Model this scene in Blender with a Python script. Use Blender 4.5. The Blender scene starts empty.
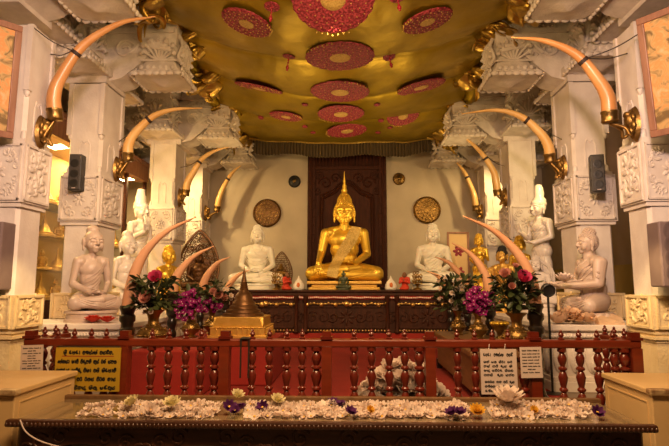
import bpy, bmesh, math, random
from mathutils import Vector, Matrix, noise
from mathutils.bvhtree import BVHTree
R = math.radians
PI = math.pi
rnd = random.Random(7)
S = bpy.context.scene
COL = S.collection

# ------------------------------------------------------------------ camera, world, lights, exposure
CAMX, EYE, YAW, PITCH, FPX = 0.15, 1.5, R(1.85), R(6.93), 510.0
cd = bpy.data.cameras.new('camera')
cd.sensor_width = 36.0
cd.lens = 36.0 * FPX / 669.0
cd.clip_start = 0.05
cam = bpy.data.objects.new('camera', cd)
cam.location = (CAMX, 0, EYE)
cam.rotation_euler = (R(90) + PITCH, 0, YAW)
COL.objects.link(cam)
S.camera = cam

W = bpy.data.worlds.new('world')
S.world = W
W.use_nodes = True
bg = W.node_tree.nodes['Background']
bg.inputs[0].default_value = (1.0, 0.72, 0.45, 1)
bg.inputs[1].default_value = 0.02


def aim(o, tgt):
    d = Vector(tgt) - o.location
    o.rotation_euler = d.to_track_quat('-Z', 'Y').to_euler()


def area(name, loc, tgt, size, power, color, spread=None):
    l = bpy.data.lights.new(name, 'AREA')
    l.shape = 'RECTANGLE'
    l.size, l.size_y = size
    l.energy = power
    l.color = color
    if spread:
        l.spread = R(spread)
    o = bpy.data.objects.new(name, l)
    o.location = loc
    COL.objects.link(o)
    aim(o, tgt)
    return o


def spot(name, loc, tgt, power, color, angle=60, blend=0.6, radius=0.08):
    l = bpy.data.lights.new(name, 'SPOT')
    l.energy = power
    l.color = color
    l.spot_size = R(angle)
    l.spot_blend = blend
    l.shadow_soft_size = radius
    o = bpy.data.objects.new(name, l)
    o.location = loc
    COL.objects.link(o)
    aim(o, tgt)
    return o


def bulb(name, loc, power, color, radius=0.06):
    l = bpy.data.lights.new(name, 'POINT')
    l.energy = power
    l.color = color
    l.shadow_soft_size = radius
    o = bpy.data.objects.new(name, l)
    o.location = loc
    COL.objects.link(o)
    return o


WARM = (1.0, 0.66, 0.33)
PINK = (1.0, 0.67, 0.56)
YEL = (1.0, 0.68, 0.28)
area('front_lamp', (0.1, 1.4, 3.6), (0, 3.2, 0.9), (2.4, 0.4), 150, (1.0, 0.60, 0.28))
spot('front_lamp_left', (-0.7, 1.3, 3.2), (-2.65, 4.3, 2.5), 330, PINK, 62, 0.9, 0.12)
spot('front_lamp_right', (0.9, 1.3, 3.2), (2.75, 4.3, 2.5), 360, PINK, 62, 0.9, 0.12)
spot('shrine_spot', (0.0, 4.3, 3.80), (0.04, 8.2, 1.9), 240, WARM, 60, 0.6, 0.08)
spot('rail_fill', (0.35, 2.75, 3.85), (0.5, 3.9, 0.75), 150, WARM, 95, 0.8, 0.1)  # added fill, no fitting there: brightens the carpet, vases and lotus heap
spot('statue_lamp_left', (-0.9, 3.5, 3.75), (-2.4, 5.6, 1.9), 115, WARM, 70, 0.9, 0.1)
spot('statue_lamp_right', (0.9, 3.5, 3.75), (2.45, 5.6, 1.9), 115, WARM, 70, 0.9, 0.1)
spot('aisle_lamp_left', (-2.74, 5.95, 3.1), (-1.4, 9.2, 2.3), 62, YEL, 110, 0.8, 0.06)
spot('aisle_lamp_right', (2.74, 5.95, 3.1), (1.4, 9.2, 2.3), 62, YEL, 110, 0.8, 0.06)
spot('pillar_lamp_left', (-2.85, 8.10, 3.3), (-2.35, 8.9, 2.9), 80, YEL, 90, 0.8, 0.05)
spot('pillar_lamp_right', (2.85, 8.10, 3.3), (2.35, 8.9, 2.9), 80, YEL, 90, 0.8, 0.05)
area('uplight', (0, 3.1, 3.25), (0, 7.0, 4.2), (2.4, 0.2), 25, YEL)
spot('canopy_fill_left', (-0.95, 7.70, 1.75), (-0.45, 7.4, 3.9), 105, YEL, 125, 1.0, 0.06)  # added pair of fills without fittings, lifting the canopy's far end and the gold
spot('canopy_fill_right', (1.05, 7.70, 1.75), (0.55, 7.4, 3.9), 105, YEL, 125, 1.0, 0.06)
spot('base_lamp_left', (-1.95, 3.60, 1.95), (-2.55, 4.05, 1.1), 26, YEL, 62, 0.6, 0.06)
spot('base_lamp_right', (2.0, 3.60, 1.95), (2.6, 4.1, 1.1), 26, YEL, 62, 0.6, 0.06)

S.view_settings.view_transform = 'Standard'
S.view_settings.look = 'None'
S.view_settings.gamma = 1.0
S.view_settings.exposure = 0.0
S.view_settings.use_curve_mapping = False


# ------------------------------------------------------------------ helpers
def P(px, py, Y):
    """the place at depth Y seen at a pixel of the photograph (survey of the room)"""
    d = Vector(((px - 334.5) / FPX, 1.0, -(py - 223.0) / FPX))
    c, s = math.cos(PITCH), math.sin(PITCH)
    d = Vector((d.x, d.y * c - d.z * s, d.y * s + d.z * c))
    c, s = math.cos(YAW), math.sin(YAW)
    d = Vector((d.x * c - d.y * s, d.x * s + d.y * c, d.z))
    return Vector((CAMX, 0, EYE)) + d * (Y / d.y)


def tag(o, label=None, cat=None, group=None, kind=None):
    if label: o['label'] = label
    if cat: o['category'] = cat
    if group: o['group'] = group
    if kind: o['kind'] = kind
    return o


def thing(name, label, cat, loc=(0, 0, 0), rotz=0.0, group=None, scale=1.0):
    o = bpy.data.objects.new(name, None)
    o.empty_display_size = 0.1
    COL.objects.link(o)
    o.location = loc
    o.rotation_euler = (0, 0, rotz)
    if scale != 1.0:
        o.scale = (scale,) * 3 if not hasattr(scale, '__len__') else scale
    return tag(o, label, cat, group)


def link(name, me, parent=None, loc=None, rot=None, scale=None):
    o = bpy.data.objects.new(name, me)
    COL.objects.link(o)
    if parent: o.parent = parent
    if loc is not None: o.location = loc
    if rot is not None: o.rotation_euler = rot
    if scale is not None: o.scale = (scale,) * 3 if not hasattr(scale, '__len__') else scale
    return o


CH = {}


def dup(o, parent=None):
    c = o.copy()
    COL.objects.link(c)
    if parent: c.parent = parent
    for k in list(o.children):
        dup(k, c)
    return c


class MB:
    def __init__(s):
        s.v, s.f, s.m = [], [], []

    def add(s, v, f, m=0, mat=None):
        n = len(s.v)
        if mat is not None:
            v = [mat @ Vector(p) for p in v]
        s.v += [tuple(p) for p in v]
        s.f += [tuple(i + n for i in q) for q in f]
        s.m += [m] * len(f)
        return s

    def box(s, x0, x1, y0, y1, z0, z1, m=0, mat=None):
        v = [(x0, y0, z0), (x1, y0, z0), (x1, y1, z0), (x0, y1, z0), (x0, y0, z1), (x1, y0, z1), (x1, y1, z1), (x0, y1, z1)]
        return s.add(v, [(0, 3, 2, 1), (4, 5, 6, 7), (0, 1, 5, 4), (1, 2, 6, 5), (2, 3, 7, 6), (3, 0, 4, 7)], m, mat)

    def prism(s, poly, a0, a1, axis='y', m=0, mat=None):
        n = len(poly)

        def mk(p, a):
            if axis == 'y': return (p[0], a, p[1])
            if axis == 'x': return (a, p[0], p[1])
            return (p[0], p[1], a)
        v = [mk(p, a0) for p in poly] + [mk(p, a1) for p in poly]
        f = [(i, (i + 1) % n, n + (i + 1) % n, n + i) for i in range(n)] + [tuple(range(n))[::-1], tuple(range(n, 2 * n))]
        return s.add(v, f, m, mat)

    def tube(s, pts, rad, n=8, m=0, mat=None, flat=1.0):
        pts = [Vector(p) for p in pts]
        if not hasattr(rad, '__len__'): rad = [rad] * len(pts)
        v, f = [], []
        up = None
        for i, p in enumerate(pts):
            t = (pts[min(i + 1, len(pts) - 1)] - pts[max(i - 1, 0)])
            if t.length < 1e-9: t = Vector((0, 0, 1))
            t.normalize()
            if up is None:
                up = Vector((0, 0, 1)) if abs(t.z) < 0.9 else Vector((0, 1, 0))
            a = up - t * up.dot(t)
            if a.length < 1e-6: a = t.orthogonal()
            a.normalize()
            up = a
            b = t.cross(a)
            for k in range(n):
                q = 2 * PI * k / n
                v.append(p + a * math.cos(q) * rad[i] * flat + b * math.sin(q) * rad[i])
        for i in range(len(pts) - 1):
            for k in range(n):
                k2 = (k + 1) % n
                f.append((i * n + k, i * n + k2, (i + 1) * n + k2, (i + 1) * n + k))
        f.append(tuple(range(n))[::-1])
        f.append(tuple(range((len(pts) - 1) * n, len(pts) * n)))
        return s.add(v, f, m, mat)

    def cap(s, a, b, ra, rb, n=12, m=0, mat=None):
        """tapered capsule with round ends"""
        a, b = Vector(a), Vector(b)
        t = (b - a)
        if t.length < 1e-6: return s.ell(a, (ra, ra, ra), m=m, mat=mat)
        t.normalize()
        pts, rad = [], []
        for i in range(5):
            q = PI / 2 * (1 - i / 4)
            pts.append(a - t * ra * math.sin(q)); rad.append(max(ra * math.cos(q), ra * 0.04))
        for i in range(5):
            q = PI / 2 * i / 4
            pts.append(b + t * rb * math.sin(q)); rad.append(max(rb * math.cos(q), rb * 0.04))
        return s.tube(pts, rad, n, m, mat)

    def lathe(s, prof, n=24, c=(0, 0, 0), m=0, mat=None, lobes=0, amp=0.0, sq=0.0):
        v, f = [], []
        for (r, z) in prof:
            for k in range(n):
                q = 2 * PI * k / n
                rr = r
                if lobes: rr = r * (1 + amp * abs(math.cos(q * lobes / 2)))
                if sq:
                    rr = r * ((1 - sq) + sq / max(abs(math.cos(q)), abs(math.sin(q))))
                v.append((c[0] + rr * math.cos(q), c[1] + rr * math.sin(q), c[2] + z))
        for i in range(len(prof) - 1):
            for k in range(n):
                k2 = (k + 1) % n
                f.append((i * n + k, i * n + k2, (i + 1) * n + k2, (i + 1) * n + k))
        f.append(tuple(range(n))[::-1])
        f.append(tuple(range((len(prof) - 1) * n, len(prof) * n)))
        return s.add(v, f, m, mat)

    def ell(s, c, r, nu=14, nv=9, m=0, mat=None, rot=None):
        if not hasattr(r, '__len__'): r = (r, r, r)
        v, f = [], []
        Mx = Matrix.Translation(Vector(c))
        if rot is not None: Mx = Mx @ rot.to_4x4()
        if mat is not None: Mx = mat @ Mx
        for i in range(1, nv):
            p = PI * i / nv
            for k in range(nu):
                q = 2 * PI * k / nu
                v.append(Vector((r[0] * math.sin(p) * math.cos(q), r[1] * math.sin(p) * math.sin(q), -r[2] * math.cos(p))))
        v.append(Vector((0, 0, -r[2]))); v.append(Vector((0, 0, r[2])))
        a, b = len(v) - 2, len(v) - 1
        for i in range(nv - 2):
            for k in range(nu):
                k2 = (k + 1) % nu
                f.append((i * nu + k, i * nu + k2, (i + 1) * nu + k2, (i + 1) * nu + k))
        for k in range(nu):
            k2 = (k + 1) % nu
            f.append((a, k2, k)); f.append((b, (nv - 2) * nu + k, (nv - 2) * nu + k2))
        return s.add([Mx @ p for p in v], f, m)

    def mesh(s, name, mats, smooth=35):
        me = bpy.data.meshes.new(name)
        me.from_pydata(s.v, [], s.f)
        if not isinstance(mats, (list, tuple)): mats = [mats]
        for x in mats: me.materials.append(x)
        me.polygons.foreach_set('material_index', s.m)
        me.update()
        if smooth:
            me.shade_smooth()
            if smooth < 180: me.set_sharp_from_angle(angle=R(smooth))
        return me

    def obj(s, name, mats, parent=None, smooth=35, bevel=0.0, loc=None, rot=None, scale=None):
        o = link(name, s.mesh(name, mats, smooth), parent, loc, rot, scale)
        if bevel:
            b = o.modifiers.new('bevel', 'BEVEL')
            b.width = bevel; b.segments = 2; b.limit_method = 'ANGLE'; b.angle_limit = R(50)
            b.harden_normals = False
        return o


def catmull(pts, k=6, closed=False):
    pts = [Vector(p) for p in pts]
    out = []
    n = len(pts)
    for i in range(n - 1 if not closed else n):
        p0 = pts[i - 1] if (i > 0 or closed) else pts[0] * 2 - pts[1]
        p1, p2 = pts[i], pts[(i + 1) % n]
        p3 = pts[(i + 2) % n] if (i + 2 < n or closed) else p2 * 2 - p1
        for j in range(k):
            t = j / k
            out.append(0.5 * ((2 * p1) + (p2 - p0) * t + (2 * p0 - 5 * p1 + 4 * p2 - p3) * t * t + (3 * p1 - p0 - 3 * p2 + p3) * t ** 3))
    if not closed: out.append(pts[-1].copy())
    return out


# ------------------------------------------------------------------ materials
def mat(name, c1, c2=None, scale=6.0, rough=0.5, metal=0.0, bump=0.0, bscale=None, stretch=None, detail=4.0, coat=0.0, sheen=0.0, emit=None, estr=0.0, trans=0.0, thr=(0.3, 0.7), sss=0.0, spec=0.5):
    m = bpy.data.materials.new(name)
    m.use_nodes = True
    nt = m.node_tree
    b = nt.nodes['Principled BSDF']
    tc = nt.nodes.new('ShaderNodeTexCoord')
    mp = nt.nodes.new('ShaderNodeMapping')
    if stretch: mp.inputs['Scale'].default_value = stretch
    nt.links.new(tc.outputs['Object'], mp.inputs[0])
    nz = nt.nodes.new('ShaderNodeTexNoise')
    nz.inputs['Scale'].default_value = scale
    nz.inputs['Detail'].default_value = detail
    nt.links.new(mp.outputs[0], nz.inputs['Vector'])
    rp = nt.nodes.new('ShaderNodeValToRGB')
    rp.color_ramp.elements[0].position, rp.color_ramp.elements[1].position = thr
    rp.color_ramp.elements[0].color = (*c1, 1)
    rp.color_ramp.elements[1].color = (*(c2 or c1), 1)
    nt.links.new(nz.outputs['Fac'], rp.inputs[0])
    nt.links.new(rp.outputs[0], b.inputs['Base Color'])
    b.inputs['Roughness'].default_value = rough
    b.inputs['Metallic'].default_value = metal
    b.inputs['Specular IOR Level'].default_value = spec
    b.inputs['Coat Weight'].default_value = coat
    b.inputs['Coat Roughness'].default_value = 0.15
    if sheen: b.inputs['Sheen Weight'].default_value = sheen
    if sss:
        b.inputs['Subsurface Weight'].default_value = sss
        b.inputs['Subsurface Radius'].default_value = (0.05, 0.03, 0.02)
        b.inputs['Subsurface Scale'].default_value = 0.3
    if trans: b.inputs['Transmission Weight'].default_value = trans
    if emit:
        b.inputs['Emission Color'].default_value = (*emit, 1)
        b.inputs['Emission Strength'].default_value = estr
    if bump:
        n2 = nt.nodes.new('ShaderNodeTexNoise')
        n2.inputs['Scale'].default_value = bscale or scale * 3
        n2.inputs['Detail'].default_value = 5
        nt.links.new(mp.outputs[0], n2.inputs['Vector'])
        bp = nt.nodes.new('ShaderNodeBump')
        bp.inputs['Strength'].default_value = bump
        bp.inputs['Distance'].default_value = 0.02
        nt.links.new(n2.outputs['Fac'], bp.inputs['Height'])
        nt.links.new(bp.outputs[0], b.inputs['Normal'])
    return m


M = {}
M['stone'] = mat('white_stone', (0.62, 0.55, 0.49), (0.74, 0.68, 0.62), 5, 0.6, bump=0.15, bscale=40)
M['relief'] = mat('carved_stone', (0.56, 0.49, 0.43), (0.72, 0.65, 0.58), 9, 0.62, bump=0.3, bscale=55)
M['yellow_lit_stone'] = mat('stone_with_yellow_light', (0.66, 0.50, 0.25), (0.78, 0.63, 0.36), 7, 0.65, bump=0.3, bscale=45)  # pillar base stone, the yellow lamplight on it mixed into its colour
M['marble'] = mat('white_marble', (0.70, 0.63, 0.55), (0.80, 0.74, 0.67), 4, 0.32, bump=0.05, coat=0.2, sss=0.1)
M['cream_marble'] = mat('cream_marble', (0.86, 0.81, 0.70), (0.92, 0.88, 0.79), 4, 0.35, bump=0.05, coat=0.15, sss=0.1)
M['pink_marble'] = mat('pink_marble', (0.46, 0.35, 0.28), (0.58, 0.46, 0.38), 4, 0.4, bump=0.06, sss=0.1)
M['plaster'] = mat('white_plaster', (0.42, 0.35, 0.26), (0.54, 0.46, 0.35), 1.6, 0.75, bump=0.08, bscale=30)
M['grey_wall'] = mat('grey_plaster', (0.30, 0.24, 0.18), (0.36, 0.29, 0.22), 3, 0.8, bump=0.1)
M['ochre'] = mat('ochre_wainscot', (0.30, 0.22, 0.05), (0.38, 0.28, 0.08), 3, 0.6)
M['ceil'] = mat('ceiling_paint', (0.40, 0.34, 0.28), (0.48, 0.41, 0.35), 3, 0.8)
M['floor'] = mat('dark_floor', (0.16, 0.11, 0.08), (0.22, 0.16, 0.11), 4, 0.35)
M['carpet'] = mat('red_carpet', (0.20, 0.010, 0.007), (0.27, 0.016, 0.010), 3, 0.95, bump=0.4, bscale=150)
M['red_cloth'] = mat('red_cloth', (0.24, 0.012, 0.008), (0.32, 0.018, 0.012), 4, 0.85, bump=0.2, bscale=20)
M['dark_wood'] = mat('dark_carved_wood', (0.030, 0.008, 0.004), (0.060, 0.016, 0.008), 8, 0.6, stretch=(4, 4, 0.6), bump=0.2, spec=0.15)
M['table_wood'] = mat('table_wood', (0.035, 0.012, 0.007), (0.07, 0.026, 0.014), 8, 0.35, stretch=(0.6, 4, 4), bump=0.15, coat=0.25)
M['altar_wood'] = mat('altar_wood', (0.030, 0.008, 0.004), (0.065, 0.018, 0.008), 8, 0.5, stretch=(4, 4, 0.6), bump=0.2, spec=0.3)
M['red_wood'] = mat('red_varnished_wood', (0.095, 0.009, 0.005), (0.16, 0.018, 0.007), 8, 0.32, stretch=(0.6, 3, 3), bump=0.08, coat=0.4)
M['rail_wood'] = mat('rail_wood', (0.125, 0.016, 0.006), (0.20, 0.028, 0.009), 8, 0.32, stretch=(0.6, 3, 3), bump=0.08, coat=0.4)
M['bench_wood'] = mat('bench_wood', (0.12, 0.06, 0.025), (0.2, 0.10, 0.04), 6, 0.5, stretch=(3, 0.6, 3), bump=0.15)
M['frame_wood'] = mat('frame_wood', (0.22, 0.10, 0.06), (0.32, 0.16, 0.10), 8, 0.45, stretch=(3, 3, 0.6), bump=0.1)
M['gold'] = mat('polished_gold', (0.74, 0.47, 0.05), (0.84, 0.56, 0.08), 4, 0.40, 0.7, bump=0.04)
M['knot_gold'] = mat('crumpled_gold', (0.34, 0.21, 0.035), (0.55, 0.36, 0.08), 9, 0.3, 0.9, bump=0.3)
M['gold_matte'] = mat('matte_gold', (0.66, 0.40, 0.08), (0.78, 0.50, 0.14), 12, 0.45, 0.7, bump=0.2, bscale=60)
M['gold_sash'] = mat('gold_brocade', (0.50, 0.34, 0.08), (0.74, 0.54, 0.19), 60, 0.5, 0.3, bump=0.6, bscale=120)
M['old_gold'] = mat('old_gold', (0.20, 0.11, 0.03), (0.36, 0.21, 0.06), 10, 0.4, 0.85, bump=0.2)
M['brass'] = mat('brass', (0.16, 0.095, 0.03), (0.36, 0.22, 0.07), 14, 0.33, 0.9, bump=0.25, bscale=60)
M['dark_bronze'] = mat('dark_bronze', (0.10, 0.045, 0.018), (0.18, 0.085, 0.03), 10, 0.4, 0.6, bump=0.2)
M['canopy'] = mat('gold_satin', (0.27, 0.18, 0.005), (0.40, 0.275, 0.010), 2.6, 0.40, 0.75, bump=0.35, bscale=6)
M['canopy_trim'] = mat('gold_trim', (0.42, 0.27, 0.05), (0.55, 0.37, 0.09), 30, 0.4, 0.5, bump=0.3)
M['fringe'] = mat('pleated_fringe', (0.085, 0.058, 0.028), (0.13, 0.09, 0.045), 12, 0.6, 0.2, stretch=(6, 6, 0.4), bump=0.3)
M['medallion'] = mat('crimson_sequin', (0.16, 0.004, 0.018), (0.44, 0.05, 0.085), 45, 0.5, 0.1, bump=0.8, bscale=60, thr=(0.42, 0.62))
M['medal_core'] = mat('gold_embroidery', (0.45, 0.27, 0.06), (0.70, 0.48, 0.16), 60, 0.45, 0.4, bump=0.6)
M['tusk'] = mat('ivory', (0.46, 0.19, 0.055), (0.66, 0.35, 0.14), 3, 0.38, stretch=(1, 1, 1), bump=0.06, coat=0.2, thr=(0.3, 0.75))
M['tusk_light'] = mat('pale_ivory', (0.60, 0.33, 0.09), (0.78, 0.51, 0.20), 3, 0.38, bump=0.06, coat=0.2)
M['tusk_pink'] = mat('pink_ivory', (0.60, 0.28, 0.14), (0.74, 0.42, 0.24), 2, 0.42, bump=0.06, coat=0.15)
M['black_wood'] = mat('black_lacquer', (0.008, 0.006, 0.005), (0.02, 0.014, 0.01), 6, 0.3, coat=0.3)
M['strap'] = mat('dark_strap', (0.03, 0.015, 0.01), None, 5, 0.7)
M['wire'] = mat('wire', (0.05, 0.035, 0.025), None, 5, 0.5)
M['black'] = mat('black_plastic', (0.012, 0.011, 0.010), (0.02, 0.018, 0.016), 20, 0.45)
M['grille'] = mat('speaker_cone', (0.035, 0.03, 0.028), (0.06, 0.05, 0.045), 60, 0.6, bump=0.3)
M['grey_plastic'] = mat('grey_plastic', (0.17, 0.12, 0.115), (0.20, 0.145, 0.135), 10, 0.55)
M['grey_cone'] = mat('grey_cone', (0.11, 0.075, 0.07), (0.14, 0.10, 0.095), 30, 0.6)
M['cream_paint'] = mat('cream_paint', (0.62, 0.42, 0.19), (0.70, 0.49, 0.24), 3, 0.55, bump=0.08)
M['worn_cap'] = mat('worn_cap', (0.24, 0.12, 0.05), (0.62, 0.47, 0.26), 14, 0.6, bump=0.2, thr=(0.38, 0.55))
M['glass_top'] = mat('table_glass', (0.20, 0.15, 0.085), (0.26, 0.19, 0.11), 2, 0.08, coat=0.6)
M['paper'] = mat('white_paper', (0.58, 0.48, 0.46), (0.66, 0.55, 0.52), 3, 0.8)
M['yellow_board'] = mat('yellow_board', (0.42, 0.26, 0.012), (0.50, 0.32, 0.02), 3, 0.6)
M['ink'] = mat('black_ink', (0.012, 0.01, 0.008), None, 3, 0.8)
M['red_ink'] = mat('red_ink', (0.30, 0.03, 0.01), None, 3, 0.8)
M['petal_white'] = mat('white_petals', (0.84, 0.72, 0.66), (0.92, 0.83, 0.77), 20, 0.6)
M['petal_cream'] = mat('cream_petals', (0.80, 0.72, 0.42), (0.88, 0.82, 0.58), 20, 0.6)
M['petal_purple'] = mat('purple_petals', (0.10, 0.015, 0.12), (0.20, 0.04, 0.24), 20, 0.6)
M['petal_yellow'] = mat('yellow_petals', (0.78, 0.45, 0.03), (0.86, 0.56, 0.06), 20, 0.6)
M['petal_magenta'] = mat('magenta_petals', (0.30, 0.004, 0.16), (0.46, 0.015, 0.27), 25, 0.6)
M['petal_pink'] = mat('hot_pink_petals', (0.70, 0.05, 0.20), (0.85, 0.14, 0.32), 20, 0.6)
M['petal_pale'] = mat('pale_pink_petals', (0.72, 0.34, 0.28), (0.82, 0.48, 0.40), 20, 0.6)
M['petal_red'] = mat('scarlet_petals', (0.66, 0.035, 0.012), (0.80, 0.09, 0.03), 20, 0.55)
M['leaf'] = mat('green_leaves', (0.018, 0.030, 0.008), (0.06, 0.075, 0.022), 8, 0.5)
M['pollen'] = mat('pollen', (0.75, 0.45, 0.05), None, 20, 0.7)
M['peach'] = mat('peach_cloth', (0.78, 0.56, 0.36), (0.86, 0.66, 0.46), 6, 0.7, bump=0.2)
M['red_robe'] = mat('red_robe', (0.52, 0.035, 0.015), (0.62, 0.06, 0.025), 5, 0.7)
M['skin'] = mat('brown_figure', (0.20, 0.09, 0.045), None, 5, 0.6)
M['hair'] = mat('black_hair', (0.01, 0.008, 0.007), (0.02, 0.015, 0.012), 30, 0.5)
M['jade'] = mat('green_stone', (0.05, 0.065, 0.03), (0.09, 0.10, 0.05), 8, 0.3)
M['porcelain'] = mat('white_porcelain', (0.80, 0.76, 0.70), (0.86, 0.82, 0.76), 3, 0.25)
M['orange'] = mat('orange_mark', (0.65, 0.16, 0.03), None, 3, 0.6)
M['gem_red'] = mat('red_bead', (0.30, 0.01, 0.03), None, 3, 0.25)
M['bead'] = mat('gold_bead', (0.70, 0.45, 0.13), (0.8, 0.55, 0.2), 5, 0.3, 0.85)
M['pearl'] = mat('pearl_bead', (0.88, 0.66, 0.60), None, 5, 0.4)
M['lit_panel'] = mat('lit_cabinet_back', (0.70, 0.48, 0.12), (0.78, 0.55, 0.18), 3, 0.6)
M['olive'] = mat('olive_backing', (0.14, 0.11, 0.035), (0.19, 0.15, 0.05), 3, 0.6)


for k_ in list(M):
    if k_.startswith('petal') or k_ == 'peach':
        nt = M[k_].node_tree
        pb = nt.nodes['Principled BSDF']
        tl = nt.nodes.new('ShaderNodeBsdfTranslucent')
        mx = nt.nodes.new('ShaderNodeMixShader')
        mx.inputs[0].default_value = 0.45
        nt.links.new(pb.inputs['Base Color'].links[0].from_socket, tl.inputs['Color'])
        nt.links.new(pb.outputs[0], mx.inputs[1])
        nt.links.new(tl.outputs[0], mx.inputs[2])
        nt.links.new(mx.outputs[0], nt.nodes['Material Output'].inputs[0])


def glass_mat():
    m = bpy.data.materials.new('clear_glass')
    m.use_nodes = True
    nt = m.node_tree
    nt.nodes.remove(nt.nodes['Principled BSDF'])
    out = nt.nodes['Material Output']
    t = nt.nodes.new('ShaderNodeBsdfTransparent')
    g = nt.nodes.new('ShaderNodeBsdfGlossy')
    g.inputs['Roughness'].default_value = 0.03
    lw = nt.nodes.new('ShaderNodeLayerWeight')
    lw.inputs[0].default_value = 0.25
    fr = nt.nodes.new('ShaderNodeMath')
    fr.operation = 'MULTIPLY'
    fr.inputs[1].default_value = 0.25
    nt.links.new(lw.outputs['Facing'], fr.inputs[0])
    mx = nt.nodes.new('ShaderNodeMixShader')
    nt.links.new(fr.outputs[0], mx.inputs[0])
    nt.links.new(t.outputs[0], mx.inputs[1])
    nt.links.new(g.outputs[0], mx.inputs[2])
    nt.links.new(mx.outputs[0], out.inputs[0])
    return m


M['glass'] = glass_mat()


def painting_mat():
    """loose warm figures on a dusky ground"""
    m = bpy.data.materials.new('mural_paint')
    m.use_nodes = True
    nt = m.node_tree
    b = nt.nodes['Principled BSDF']
    tc = nt.nodes.new('ShaderNodeTexCoord')
    nz = nt.nodes.new('ShaderNodeTexNoise')
    nz.inputs['Scale'].default_value = 9.0
    nz.inputs['Detail'].default_value = 3
    nz.inputs['Distortion'].default_value = 1.2
    nt.links.new(tc.outputs['Object'], nz.inputs['Vector'])
    rp = nt.nodes.new('ShaderNodeValToRGB')
    e = rp.color_ramp.elements
    e[0].position, e[0].color = 0.36, (0.16, 0.10, 0.035, 1)
    e[1].position, e[1].color = 0.47, (0.50, 0.33, 0.13, 1)
    for p, c in ((0.52, (0.62, 0.26, 0.08, 1)), (0.58, (0.66, 0.34, 0.13, 1)), (0.66, (0.55, 0.42, 0.24, 1))):
        x = e.new(p); x.color = c
    nt.links.new(nz.outputs['Fac'], rp.inputs[0])
    nt.links.new(rp.outputs[0], b.inputs['Base Color'])
    b.inputs['Roughness'].default_value = 0.5
    return m


M['mural'] = painting_mat()


# ------------------------------------------------------------------ the setting
def struct(name, mb, m, smooth=0, bevel=0.0):
    o = mb.obj(name, m, None, smooth, bevel)
    o['kind'] = 'structure'
    return o


FZ = 0.60          # level of the shrine floor
struct('floor', MB().box(-4.6, 4.6, -1.5, 3.2, -0.1, 0.0).box(-4.6, 4.6, 3.2, 9.5, -0.1, FZ), M['floor'])
cb = MB().box(-4.6, 4.6, -1.5, 9.6, 4.95, 5.05)
struct('ceiling', cb, M['ceil'])
struct('wall_back', MB().box(-4.6, 4.6, 9.42, 9.6, FZ, 4.95), M['plaster'])
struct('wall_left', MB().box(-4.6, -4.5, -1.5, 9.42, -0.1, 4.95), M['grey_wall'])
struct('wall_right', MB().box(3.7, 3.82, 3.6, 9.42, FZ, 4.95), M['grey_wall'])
struct('baseboard_right', MB().box(3.66, 3.70, 3.7, 9.4, FZ, 1.76), M['ochre'])
struct('wall_entrance', MB().box(-4.6, 4.6, -1.6, -1.5, -0.1, 4.95), M['grey_wall'])
# long beams over the two rows of pillars and cross beams
tb = MB()
for s in (-1, 1):
    tb.box(s * 2.72 - 0.24, s * 2.72 + 0.24, 2.6, 9.4, 4.42, 4.62)
    tb.box(s * 2.72 - 0.30, s * 2.72 + 0.30, 2.6, 9.4, 4.62, 4.95)
struct('trim_1', tb, M['stone'], 0, 0.01)
tb = MB()
for y in (4.17, 5.48, 7.68, 9.0):
    for s in (-1, 1):
        tb.box(min(s * 2.98, s * 4.5), max(s * 2.98, s * 4.5), y - 0.16, y + 0.16, 4.30, 4.62)
        tb.box(min(s * 3.02, s * 4.5), max(s * 3.02, s * 4.5), y - 0.22, y + 0.22, 4.62, 4.94)
struct('trim_2', tb, M['stone'], 0, 0.01)


# ------------------------------------------------------------------ pillars
def spiral(cx, cz, r, turns, a0, sgn=1, n=18):
    out = []
    for i in range(n + 1):
        t = i / n
        a = a0 + sgn * turns * 2 * PI * t
        rr = r * (1 - 0.85 * t)
        out.append((cx + rr * math.cos(a), 0, cz + rr * math.sin(a)))
    return out


def leaf_ell(mb, x, z, ln, wd, ang, th=0.012):
    rot = Matrix.Rotation(-ang, 3, 'Y')
    mb.ell((x, 0, z), (ln, th, wd), 10, 6, rot=rot)


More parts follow.
